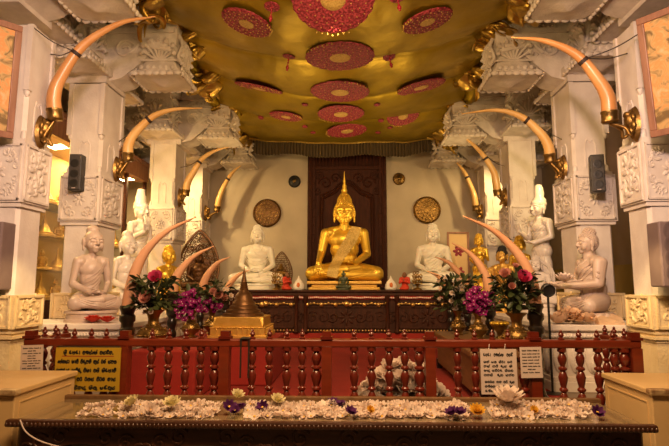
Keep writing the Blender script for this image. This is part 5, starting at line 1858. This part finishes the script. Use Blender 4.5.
# gilded figures standing on the shelves
t0 = thing('gilded_figure', 'x', 'figurine', (0, 0, 0), 0, 'gilded figures in the lit cabinet', 0.26)
GB = with_mat(FIG['lap'], 'gold_matte')
link('body', GB, t0)
link('hair', with_mat(HAIR, 'gold_matte'), t0)
t1 = thing('miniature_stupa', 'x', 'ornament', (0, 0, 0), 0, 'miniature gilt stupas in the lit cabinet')
MB().lathe([(0.02, 0), (0.13, 0), (0.13, 0.03), (0.10, 0.04), (0.10, 0.06), (0.075, 0.075), (0.065, 0.12), (0.03, 0.16), (0.025, 0.19), (0.012, 0.25), (0.003, 0.33)], 20).obj('bell', M['gold_matte'], t1, 50)
fig_n, st_n = 0, 0
SHN = {1.32: 'bottom', 1.68: 'lower', 2.10: 'middle', 2.52: 'top'}
used0 = used1 = False
for z in (1.32, 1.68, 2.10, 2.52):
    for j, y in enumerate((5.45, 5.95, 6.28, 6.62, 7.0, 7.6, 8.2)):
        where = ['nearest the front pillar', 'second from the front', 'third from the front', 'in the middle', 'third from the far end', 'second from the far end', 'at the far end'][j]
        if (j + int(z * 10)) % 2 == 0:
            o = t0 if not used0 else dup(t0)
            used0 = True
            o['label'] = 'gilded seated figure on the %s shelf of the lit cabinet, %s' % (SHN[z], where)
            o.rotation_euler = (0, 0, PI / 2 - 0.5)
        else:
            o = t1 if not used1 else dup(t1)
            used1 = True
            o['label'] = 'miniature gilt stupa on the %s shelf of the lit cabinet, %s' % (SHN[z], where)
        o.location = (-3.72, y, z)

# ------------------------------------------------------------------ balustrade
RY = 3.40
SP = 0.667
rail = thing('balustrade', 'red varnished wooden balustrade with turned balusters across the shrine front', 'railing', (0, RY, FZ))
z0 = -FZ
MB().box(-2.015, 1.995, -0.032, 0.035, 1.098 + z0, 1.150 + z0).obj('top_rail', M['rail_wood'], rail, 0, 0.010)
MB().box(-2.015, 1.995, -0.03, 0.03, 0.64 + z0, 0.69 + z0).obj('bottom_rail', M['rail_wood'], rail, 0, 0.006)
for s in (-1, 1):
    MB().box(s * 1.97 - 0.03, s * 1.97 + 0.03, 0.03, 0.42, 1.098 + z0, 1.148 + z0).obj('side_rail', M['rail_wood'], rail, 0, 0.008)
bal = [(0.030, 0.69), (0.030, 0.715), (0.016, 0.725), (0.024, 0.755), (0.029, 0.785), (0.018, 0.812), (0.014, 0.82), (0.026, 0.832), (0.026, 0.842), (0.016, 0.852), (0.024, 0.885), (0.030, 0.915), (0.020, 0.945), (0.014, 0.953), (0.027, 0.963), (0.027, 0.973), (0.014, 0.983), (0.024, 1.01), (0.028, 1.035), (0.018, 1.06), (0.014, 1.066), (0.028, 1.076), (0.028, 1.10)]
BAL = MB().lathe([(0.004, 0.69 + z0)] + [(r, z + z0) for r, z in bal] + [(0.004, 1.10 + z0)], 16).mesh('baluster', M['red_wood'], 40)
FIN = MB().lathe([(0.004, 1.149 + z0), (0.020, 1.149 + z0), (0.021, 1.157 + z0), (0.010, 1.165 + z0), (0.018, 1.178 + z0), (0.016, 1.188 + z0), (0.007, 1.197 + z0), (0.010, 1.204 + z0), (0.002, 1.214 + z0)], 12).mesh('finial', M['red_wood'], 40)
pm = MB().box(-0.032, 0.032, -0.038, 0.038, z0 + FZ, 1.10 + z0)
POST = pm.mesh('post', M['rail_wood'], 0)
PCAP = MB().box(-0.038, 0.038, -0.040, 0.040, 1.149 + z0, 1.166 + z0).box(-0.028, 0.028, -0.028, 0.028, 1.166 + z0, 1.200 + z0).mesh('post_cap', M['red_wood'], 0)
PTUR = MB().lathe([(0.004, 0.69 + z0)] + [(r * 1.2, z + z0) for r, z in bal] + [(0.004, 1.10 + z0)], 16)
PTM = PTUR.mesh('half_baluster', M['red_wood'], 40)
for k in range(-3, 4):
    x = -0.01 + SP * k + (0.03 if k == -3 else (-0.03 if k == 3 else 0))
    o = link('post', POST, rail, (x, 0, 0))
    link('post_cap', PCAP, o, (0, 0, 0))
    if k > -3:
        link('baluster', PTM, rail, (x - 0.068, 0, 0))
    if k < 3:
        for d in (0.20, 0.313, 0.427, 0.54 - 0.012):
            if abs(d) < 0.6:
                o = link('baluster', BAL, rail, (x + d - 0.022, 0, 0))
                link('finial', FIN, o, (0, 0, 0))
for s in (-1, 1):
    for y in (0.13, 0.26, 0.39):
        o = link('baluster', BAL, rail, (s * 1.97, y, 0))
        link('finial', FIN, o, (0, 0, 0))
# black strap hanging from the rail
p = P(247, 349, 3.45)
t = thing('hanging_strap', 'black strap looped over the rail beside the first post', 'strap', (p.x, RY - 0.04, FZ))
mb = MB()
for dx_ in (-0.022, 0.03):
    mb.box(dx_ - 0.005, dx_ + 0.005, -0.004, 0.0, 1.146 - 0.24 + z0, 1.154 + z0)
mb.box(-0.031, 0.039, -0.004, 0.10, 1.151 + z0, 1.155 + z0)
mb.obj('webbing', M['black'], t, 0)

# ------------------------------------------------------------------ writing (rounded letters, drawn as ribbons of stroke)
def arc(cx, cz, rx, rz, a0, a1, n=12):
    return [(cx + rx * math.cos(R(a0 + (a1 - a0) * i / n)), cz + rz * math.sin(R(a0 + (a1 - a0) * i / n))) for i in range(n + 1)]


G = {
    # width, strokes in a box about 1 high
    'da': (0.95, [arc(0.45, 0.50, 0.34, 0.36, 60, 330) + [(0.80, 0.22), (0.92, 0.20)], arc(0.42, 0.45, 0.14, 0.14, 0, 330)]),
    'la': (1.0, [arc(0.48, 0.45, 0.40, 0.40, 130, 420), arc(0.35, 0.42, 0.14, 0.18, -40, 260), [(0.66, 0.80), (0.84, 0.62)]]),
    'va': (0.85, [arc(0.42, 0.42, 0.36, 0.38, 150, -190), arc(0.25, 0.55, 0.13, 0.14, -90, 200)]),
    'ha': (1.0, [arc(0.30, 0.45, 0.24, 0.34, 200, -80), arc(0.66, 0.45, 0.26, 0.36, 250, -60) + [(0.55, 0.12)]]),
    'na': (1.0, [arc(0.28, 0.50, 0.20, 0.22, 90, 400), [(0.08, 0.42)] + arc(0.50, 0.40, 0.40, 0.36, 180, 365)[1:], arc(0.78, 0.62, 0.13, 0.16, 0, 250)]),
    'sa': (1.05, [arc(0.28, 0.55, 0.18, 0.22, 60, 380), [(0.1, 0.40)] + arc(0.45, 0.34, 0.30, 0.28, 180, 360) + arc(0.80, 0.36, 0.16, 0.34, 200, -30)]),
    'ma': (0.95, [arc(0.36, 0.42, 0.30, 0.36, 40, 340), arc(0.66, 0.52, 0.22, 0.26, 230, -60), [(0.40, 0.42), (0.55, 0.44)]]),
    'ra': (0.75, [arc(0.36, 0.36, 0.30, 0.30, 100, 440), arc(0.36, 0.78, 0.22, 0.14, 200, -20)]),
    'ka': (1.05, [arc(0.30, 0.40, 0.24, 0.32, 0, 350), arc(0.74, 0.40, 0.24, 0.32, 190, -150), [(0.30, 0.72), (0.74, 0.72)]]),
    'ta': (1.0, [arc(0.50, 0.36, 0.42, 0.32, 150, 400), arc(0.34, 0.55, 0.16, 0.18, -60, 260), arc(0.66, 0.55, 0.16, 0.18, 280, -60)]),
    'pa': (0.9, [[(0.1, 0.72)] + arc(0.42, 0.40, 0.34, 0.34, 160, 370) + [(0.7, 0.76)], arc(0.30, 0.36, 0.12, 0.12, 0, 350)]),
    'ja': (0.9, [arc(0.42, 0.45, 0.34, 0.36, 110, 400), [(0.20, 0.72), (0.50, 0.86), (0.74, 0.78)], arc(0.40, 0.42, 0.13, 0.15, 20, 330)]),
    'ga': (0.95, [[(0.08, 0.10)] + arc(0.28, 0.46, 0.20, 0.32, 200, -10) + arc(0.68, 0.46, 0.20, 0.32, 190, -30), [(0.08, 0.10), (0.86, 0.10)]]),
    'aa': (0.42, [arc(0.16, 0.44, 0.14, 0.34, 120, -90) + [(0.05, 0.08)]]),
    'ee': (0.50, [arc(0.24, 0.28, 0.16, 0.18, -20, 300) + [(0.36, 0.45), (0.24, 0.74)]]),
    '.': (0.4, [arc(0.15, 0.10, 0.07, 0.07, 0, 360, 8)]),
    ' ': (0.6, []),
}
UP = {'i': [arc(-0.45, 0.84, 0.26, 0.20, 190, 0)], 'I': [arc(-0.45, 0.86, 0.26, 0.20, 190, -60), arc(-0.26, 0.88, 0.08, 0.08, 0, 360, 8)], 'v': [[(-0.30, 0.82), (-0.18, 1.08), (-0.02, 1.02)]], 'u': [[(-0.4, 0.0), (-0.30, -0.18), (-0.05, -0.12), (-0.02, 0.1)]], 'y': [[(-0.6, -0.05)] + arc(-0.40, -0.06, 0.26, 0.18, 190, 350)]}


def line_of(words_):
    """list of glyph keys -> strokes and width in letter heights"""
    x = 0.0
    out = []
    for k in words_:
        if k in UP:
            out += [[(x + a, z) for a, z in s] for s in UP[k]]
            continue
        w, st = G[k]
        out += [[(x + a, z) for a, z in s] for s in st]
        x += w + 0.10
    return out, x


def lettering(parent, lines, m, thick, depth, name='line_of_writing'):
    """lines: (glyphs, x_left, x_right, baseline z, height); one mesh of raised strokes on y=-depth"""
    for gl, xa, xb, zb, h in lines:
        mb = MB()
        st, w = line_of(gl)
        sx = (xb - xa) / w
        for s in st:
            pts = [Vector((xa + p[0] * sx, -depth, zb + p[1] * h)) for p in s]
            n = len(pts)
            v, f = [], []
            for i, p in enumerate(pts):
                d = pts[min(i + 1, n - 1)] - pts[max(0, i - 1)]
                nn = Vector((-d.z, 0, d.x))
                if nn.length < 1e-9: nn = Vector((1, 0, 0))
                nn.normalize()
                v += [p + nn * thick, p - nn * thick]
            for i in range(n - 1):
                f.append((2 * i, 2 * i + 1, 2 * i + 3, 2 * i + 2))
            mb.add(v, f)
        mb.obj(name, M[m], parent, 0)


def board(name, label, cat, c0, c1, Yv, m, thick=0.006):
    a, b_ = P(c0[0], c0[1], Yv), P(c1[0], c1[1], Yv)
    t = thing(name, label, cat, ((a.x + b_.x) / 2, Yv, b_.z))
    w, h = (b_.x - a.x) / 2, a.z - b_.z
    MB().box(-w, w, -thick / 2, thick / 2, 0, h).obj('panel', M[m], t, 0)
    return t, w, h, thick / 2 + 0.0008


SY = RY - 0.058
t, w, h, d = board('yellow_sign', 'yellow board with black rounded script hung on the left of the rail', 'sign', (56.5, 347.5), (119, 391.5), SY, 'yellow_board', 0.01)
W2 = 2 * w
lettering(t, [
    (['sa', 'I', 'y', ' ', 'da', 'la', 'da', 'aa', ' ', 'va', 'ha', 'na', 'v', 'ee', 'sa', 'v', ' ', 'va', 'na', 'da', 'I', 'ma', '.'], -w + W2 * .12, -w + W2 * .90, h * .845, h * .095),
    (['ee', 'la', 'v', 'ka', 'na', 'aa', ' ', 'sa', 'aa', 'va', 'I', ' ', 'va', 'i', 'da', 'u', 'ga', 'ma', 'i', ' ', 'ma', 'u', 'na', 'v', ' ', 'ra', 'ja', 'v', ' ', 'na', 'ga', 'ta'], -w + W2 * .04, -w + W2 * .95, h * .635, h * .095),
    (['sa', 'ma', 'ba', ][:2] + ['da', 'u', 'na', ' ', 'sa', 'ma', 'i', 'da', 'u', ' ', 'va', 'i', 'sa', 'aa', ' ', 'va', 'la', 'i', ' ', 'sa', 'i', 'da', 'la', 'aa', 'ma', 'I'], -w + W2 * .03, -w + W2 * .95, h * .435, h * .095),
    (['ga', 'ma', 'u', ' ', 'va', 'ra', 'va', ' ', 'va', 'ra', ' ', 'ra', 'ta', 'na', ' ', 'va', 'i', 'ra', 'ja', ' ', 'ma', 'aa', 'na'], -w + W2 * .05, -w + W2 * .95, h * .235, h * .095),
    (['va', 'na', 'u', ' ', 'pa', 'u', ' ', 'na', 'i', 'ma', 'na', 'u', ' ', 'sa', 'i', 'ta', 'u', ' ', 'pa', 'da', 'i', 'va', 'u', 'na'], -w + W2 * .05, -w + W2 * .95, h * .045, h * .085)], 'ink', 0.0037, d)
MB().box(-w + W2 * .10, -w + W2 * .90, -d - 0.0005, -d, h * .795, h * .812).obj('underline', M['red_ink'], t, 0)
MB().box(-w * 0.95, w * 0.95, 0.004, 0.012, h - 0.03, h + 0.01).obj('hanger', M['wire'], t, 0)

t, w, h, d = board('white_sign', 'larger white sheet of black rounded script hung on the right of the rail', 'sign', (480, 349), (518, 394.5), SY, 'paper')
W2 = 2 * w
wl = [(['da', 'la', 'da', 'aa', ' ', ' ', 'va', 'ha', 'na', 'v', 'ee', 'sa', ' ', ' ', 'va', 'na', 'da', 'I'], .08, .90, .835, .085),
      (['sa', 'ma', 'v', ' ', 'pa', 'ta', ' ', 'na', 'i', 'ra', 'aa', ' ', 'la', 'ra'], .08, .88, .690, .055), (['ma', 'na', 'v', ' ', 'ka', 'ra', 'i', ' ', 'da', 'u', 'na', ' ', 'sa', 'i'], .08, .88, .595, .055),
      (['sa', 'na', 'u', ' ', 'na', 'va', 'i', 'ra', 'da', ' ', 'na', 'i', 'ka', 'va'], .08, .90, .500, .055), (['ga', 'ma', 'na', 'i', ' ', ' ', 'da', 'u', 'ka', ' ', 'na', 'ma', 'v', 'va'], .08, .92, .400, .055),
      (['sa', 'va', 'ra', 'na', ' ', 'ka', 'ma', ' ', 'va', 'ra', 'i', ' ', 'da', 'u', 'na'], .10, .92, .250, .055), (['ma', 'ha', 'i', 'va', 'ma', ' ', ' ', 'da', 'na', ' ', 'va', 'i', 'ha', 'ma'], .10, .90, .150, .055),
      (['da', 'ha', 'i', 'na', ' ', ' ', 'pa', 'da', 'u', ' ', 'sa', 'va', 'na', 'i'], .10, .90, .050, .055)]
lettering(t, [(g, -w + W2 * a, -w + W2 * b_, h * c, h * e) for g, a, b_, c, e in wl], 'ink', 0.0021, d)
for s in (-1, 1):
    MB().tube([(s * 0.05 - 0.01, -0.002, h * 0.97), (s * 0.05, 0.015, h + 0.03)], 0.002, 5).obj('hanging_string', M['paper'], t, 0)


def notice(label, c0, c1, lines, seed, tilt=0.0):
    t, w, h, d = board('paper_notice', label, 'notice', c0, c1, SY, 'paper', 0.003)
    t.rotation_euler = (0, tilt, 0)
    r = random.Random(seed)
    keys = ['na', 'ma', 'ra', 'va', 'ka', 'ta', 'sa', 'da', 'pa', 'ga']
    ls = []
    for i in range(lines):
        n = 13 if i == 0 else r.choice((7, 12, 14))
        gl = []
        for k in range(n):
            gl.append(r.choice(keys))
            if k % 4 == 3: gl.append(' ')
        half = 0.82 if n > 9 else 0.36
        ls.append((gl, -w * half, w * half, h * (0.86 - i * 0.80 / lines), h * (0.055 if i == 0 else 0.038)))
    lettering(t, ls, 'ink', 0.0011, d)
    return t


notice('small white paper notice taped to the rail beside the yellow board', (22, 345), (42.5, 373), 9, 21, R(-2))
notice('small white paper notice taped to the rail beside the larger white sheet', (520, 347), (543, 378), 8, 22, R(-1))

# ------------------------------------------------------------------ pile of white lotus blossoms on the carpet
BUD = flower_mesh('lotus_blossom', [(9, 0.080, 0.030, 0.35, 0.25, 0), (8, 0.072, 0.028, 0.75, 0.1, 0.006), (6, 0.058, 0.022, 1.1, -0.05, 0.012)], (0.014, 0.02), ['petal_white', 'petal_cream'])
lotus0 = link('lotus_blossom', BUD)
tag(lotus0, 'pale lotus blossom in the offering heap behind the middle of the balustrade', 'flower', 'heaped lotus blossoms')
q = random.Random(9)
first = True
for layer, (n, hw, hd) in enumerate(((30, 0.35, 0.17), (26, 0.32, 0.14), (21, 0.27, 0.11), (15, 0.21, 0.08), (8, 0.15, 0.05))):
    for k in range(n):
        o = lotus0 if first else lotus0.copy()
        if not first: COL.objects.link(o)
        first = False
        x = 0.52 + hw * (2 * (k + 0.5) / n - 1) + q.uniform(-.02, .02)
        o.location = (x, 3.78 + q.uniform(-hd, hd), FZ + 0.03 + layer * 0.068 * (1 - 0.8 * ((x - 0.46) / 0.5) ** 2) + q.uniform(0, 0.02))
        o.rotation_euler = (q.uniform(0.25, 0.95), q.uniform(-.6, .6), q.uniform(-1, 1))
        o.scale = (q.uniform(0.75, 1.0),) * 3

# ------------------------------------------------------------------ offering table in front
TZ = 0.82
TY0, TY1 = 2.66, 3.13
table = thing('offering_table', 'long dark carved offering table with glass top across the foreground', 'table', (0.05, 2.9, 0))
to = Vector((-0.05, -2.9, 0))


def tpart(mb, name, m, bevel=0.0, smooth=0):
    mb.v = [tuple(Vector(p) + to) for p in mb.v]
    return mb.obj(name, M[m], table, smooth, bevel)


TX0, TX1 = -1.575, 1.600
tpart(MB().box(TX0, TX1, TY0, TY1, TZ - 0.04, TZ - 0.008), 'table_top', 'table_wood')
tpart(MB().box(TX0 + 0.02, TX1 - 0.02, TY0 + 0.005, TY1 - 0.02, TZ - 0.008, TZ), 'glass_sheet', 'glass_top')
tpart(MB().box(TX0 - 0.03, TX1 + 0.04, TY0 - 0.035, TY0 + 0.004, TZ - 0.035, TZ + 0.003), 'front_moulding', 'table_wood', 0.010)
mb = MB()
for j in range(150):
    x = TX0 - 0.02 + (TX1 - TX0 + 0.05) * j / 149
    mb.ell((x, TY0 - 0.034, TZ - 0.020), (0.0085, 0.008, 0.012), 6, 5)
tpart(mb, 'bead_row', 'table_wood', 0, 180)
ap = [(TX0 + 0.05, TZ - 0.04), (TX0 + 0.05, 0.60)]
sc_ = []
for k in range(5):
    xa = TX0 + 0.05 + (TX1 - TX0 - 0.1) * k / 5
    xb = TX0 + 0.05 + (TX1 - TX0 - 0.1) * (k + 1) / 5
    for i in range(13):
        u = i / 12
        sc_.append((xa + (xb - xa) * u, 0.615 + 0.085 * math.sin(PI * u)))
mb = MB()
top_ = TZ - 0.035
v, f = [], []
for (x, z) in sc_:
    v += [(x, TY0 + 0.005, z), (x, TY0 + 0.005, top_), (x, TY0 + 0.03, z), (x, TY0 + 0.03, top_)]
for i in range(len(sc_) - 1):
    a = 4 * i
    f += [(a, a + 4, a + 5, a + 1), (a + 2, a + 3, a + 7, a + 6), (a, a + 2, a + 6, a + 4)]
mb.add(v, f)
for k in range(5):
    xc = TX0 + 0.05 + (TX1 - TX0 - 0.1) * (k + 0.5) / 5
    for s in (-1, 1):
        for i, (o1, o2, rr) in enumerate(((0.12, 0.0, 0.05), (0.22, -0.03, 0.045), (0.29, -0.06, 0.03))):
            mb.tube([(xc + s * (o1 + p[0]), TY0 + 0.004, 0.735 + o2 + p[2]) for p in spiral(0, 0, rr, 1.3, 0.5 if s > 0 else PI - 0.5, s)], 0.007, 6)
tpart(mb, 'carved_apron', 'table_wood', 0, 40)
for x in (TX0 + 0.04, TX1 - 0.04):
    for y in (TY0 + 0.06, TY1 - 0.06):
        T = MB().lathe([(0.01, 0), (0.04, 0), (0.045, 0.04), (0.028, 0.07), (0.032, 0.3), (0.042, 0.40), (0.03, 0.46), (0.045, 0.52), (0.045, TZ - 0.04), (0.01, TZ - 0.04)], 16, (x, y, 0))
        tpart(T, 'leg', 'table_wood', 0, 40)
tpart(MB().box(TX0, TX1, TY1 - 0.015, TY1 + 0.02, TZ - 0.04, TZ + 0.022), 'back_rim', 'bench_wood', 0.004)
tpart(MB().box(TX0 + 0.1, TX1 - 0.1, TY0 + 0.2, TY1 - 0.1, 0.16, 0.19), 'lower_shelf', 'table_wood')

# blossoms laid out on the glass
q = random.Random(31)
PROTO = {}


def lay(me, mname, px, py, label, cat, group, s=1.0, lift=0.0):
    key = me.name
    if key not in PROTO:
        o = link(mname, me)
        PROTO[key] = o
    else:
        o = PROTO[key].copy()
        COL.objects.link(o)
    d = P(px, py, 1.0) - Vector((CAMX, 0, EYE))
    tt = (TZ + 0.012 + lift - EYE) / d.z
    w_ = Vector((CAMX, 0, EYE)) + d * tt
    o.location = (w_.x, max(TY0 + 0.035, min(TY1 - 0.05, w_.y)), TZ + 0.006 + lift)
    o.rotation_euler = (Matrix.Rotation(q.uniform(-.1, 0.9) if me is not F_LOTUS else 0.3, 3, 'X') @ Matrix.Rotation(q.uniform(-.4, .4), 3, 'Y') @ Matrix.Rotation(q.uniform(0, 6.28), 3, 'Z')).to_euler()
    o.scale = (s * q.uniform(0.85, 1.12),) * 3
    tag(o, label, cat, group)
    return o


CLUMPS = [  # px0, px1, count, description
    (84, 113, 15, 'white flower in the leftmost loose clump on the table'),
    (119, 157, 22, 'white flower in the second clump from left on the table'),
    (159, 217, 36, 'white flower in the wide left clump on the table'),
    (247, 330, 56, 'white flower in the heap right of the purple blossoms'),
    (330, 392, 44, 'white flower in the middle heap before the lotus pile'),
    (392, 468, 50, 'white flower in the heap left of the yellow blossom'),
    (490, 532, 28, 'white flower in the heap right of the yellow blossom'),
    (532, 588, 34, 'white flower in the last clump toward the right wall'),
]
for xa, xb, n, lab in CLUMPS:
    for k in range(n):
        px = xa + (xb - xa) * (k + 0.5) / n + q.uniform(-3, 3)
        row = k % 3
        py = (415.0, 410.0, 405.0)[row] + q.uniform(-1.2, 1.2)
        lay(F_WHITE if q.random() < 0.75 else F_STAR, 'white_flower', px, py, lab, 'flower', lab.replace('white flower', 'white flowers'), 0.98, (0.0, 0.010, 0.020)[row])
for px, py, lab in ((133, 403, 'cream lotus on top of the second clump from left'), (172, 405, 'cream lotus on the left edge of the wide left clump'), (237, 396, 'cream lotus behind the purple blossoms at centre left'), (277, 401, 'cream lotus in the heap under the second post')):
    lay(F_LOTUS, 'cream_lotus', px, py, lab, 'flower', 'cream lotus blossoms on the table', 0.9, 0.045)
lay(F_WLOT, 'white_lotus', 508, 401, 'largest white lotus standing on the heap before the white sheet', 'flower', None, 1.25, 0.05)
lay(F_WLOT, 'white_lotus', 150, 411, 'white lotus lying at the right end of the second clump', 'flower', None, 0.7, 0.02)
for j, (px, py, lab) in enumerate(((229, 407, 'leftmost purple blossom in the dark clump at centre left'), (235, 411, 'purple blossom at the front of the dark clump at centre left'), (241, 408, 'rightmost purple blossom of the dark clump at centre left'), (263, 407, 'lone purple blossom in the heap before the second post'), (333, 403, 'purple blossom lying at the back of the middle heap'), (341, 405, 'purple blossom beside the third post, front of the heap'), (350, 414, 'purple blossom at the table edge before the middle heap'), (453, 414, 'dark purple blossom just left of the yellow one'), (461, 414, 'dark purple blossom touching the yellow one'), (597, 412, 'rightmost purple blossom at the end of the table'))):
    lay(F_PURP, 'purple_flower', px, py, lab, 'flower', 'purple blossoms on the table', 1.05, 0.025)
lay(F_YELL, 'yellow_flower', 477, 411, 'large yellow blossom on the table right of centre', 'flower', None, 1.15, 0.025)
lay(F_YELL, 'yellow_flower', 370, 409, 'small yellow blossom among the white middle heap', 'flower', None, 0.6, 0.03)
lay(F_YELL, 'yellow_flower', 534, 409, 'small yellow orange blossom in the right heap', 'flower', None, 0.6, 0.03)

# ------------------------------------------------------------------ low cream walls on both sides of the table
def low_wall(label, xin, y0, y1, xout, s):
    zt = 0.955
    xc = (xin + xout) / 2
    t = thing('low_wall', label, 'wall', (xc, (y0 + y1) / 2, 0))
    a, b_ = sorted((xin - xc, xout - xc))
    hy = (y1 - y0) / 2
    MB().box(a, b_, -hy, hy, 0, zt - 0.03).obj('body', M['cream_paint'], t, 0, 0.006)
    MB().box(a - 0.012, b_ + 0.012, -hy - 0.018, hy + 0.01, zt - 0.03, zt).obj('worn_coping', M['cream_paint'], t, 0, 0.006)
    MB().box(a - 0.013, b_ + 0.013, -hy - 0.019, -hy + 0.03, zt - 0.024, zt + 0.0015).obj('worn_edge', M['worn_cap'], t, 0, 0.004)
    xi = xin - xc
    mb = MB()
    for (p0, p1, q0, q1) in ((-hy + 0.04, hy - 0.04, zt - 0.075, zt - 0.068), (-hy + 0.04, hy - 0.04, 0.45, 0.457), (-hy + 0.04, -hy + 0.047, 0.457, zt - 0.075), (hy - 0.047, hy - 0.04, 0.457, zt - 0.075)):
        mb.box(xi - 0.004, xi + 0.004, p0, p1, q0, q1)
    mb.obj('panel_line', M['cream_paint'], t, 0)


low_wall('cream painted low wall at the left end of the table', -1.615, 2.71, 3.30, -2.6, -1)
low_wall('cream painted low wall at the right end of the table', 1.725, 2.82, 3.33, 2.7, 1)
# white cable hanging under the table at left
c_ = catmull([P(20, 420, 2.62), P(26, 432, 2.62), P(40, 441, 2.64), P(60, 447, 2.66), P(90, 455, 2.7)], 6)
t = link('loose_cable', MB().tube(c_, 0.004, 6).mesh('loose_cable', M['paper'], 180))
tag(t, 'thin pale cable drooping under the left end of the table', 'cable')
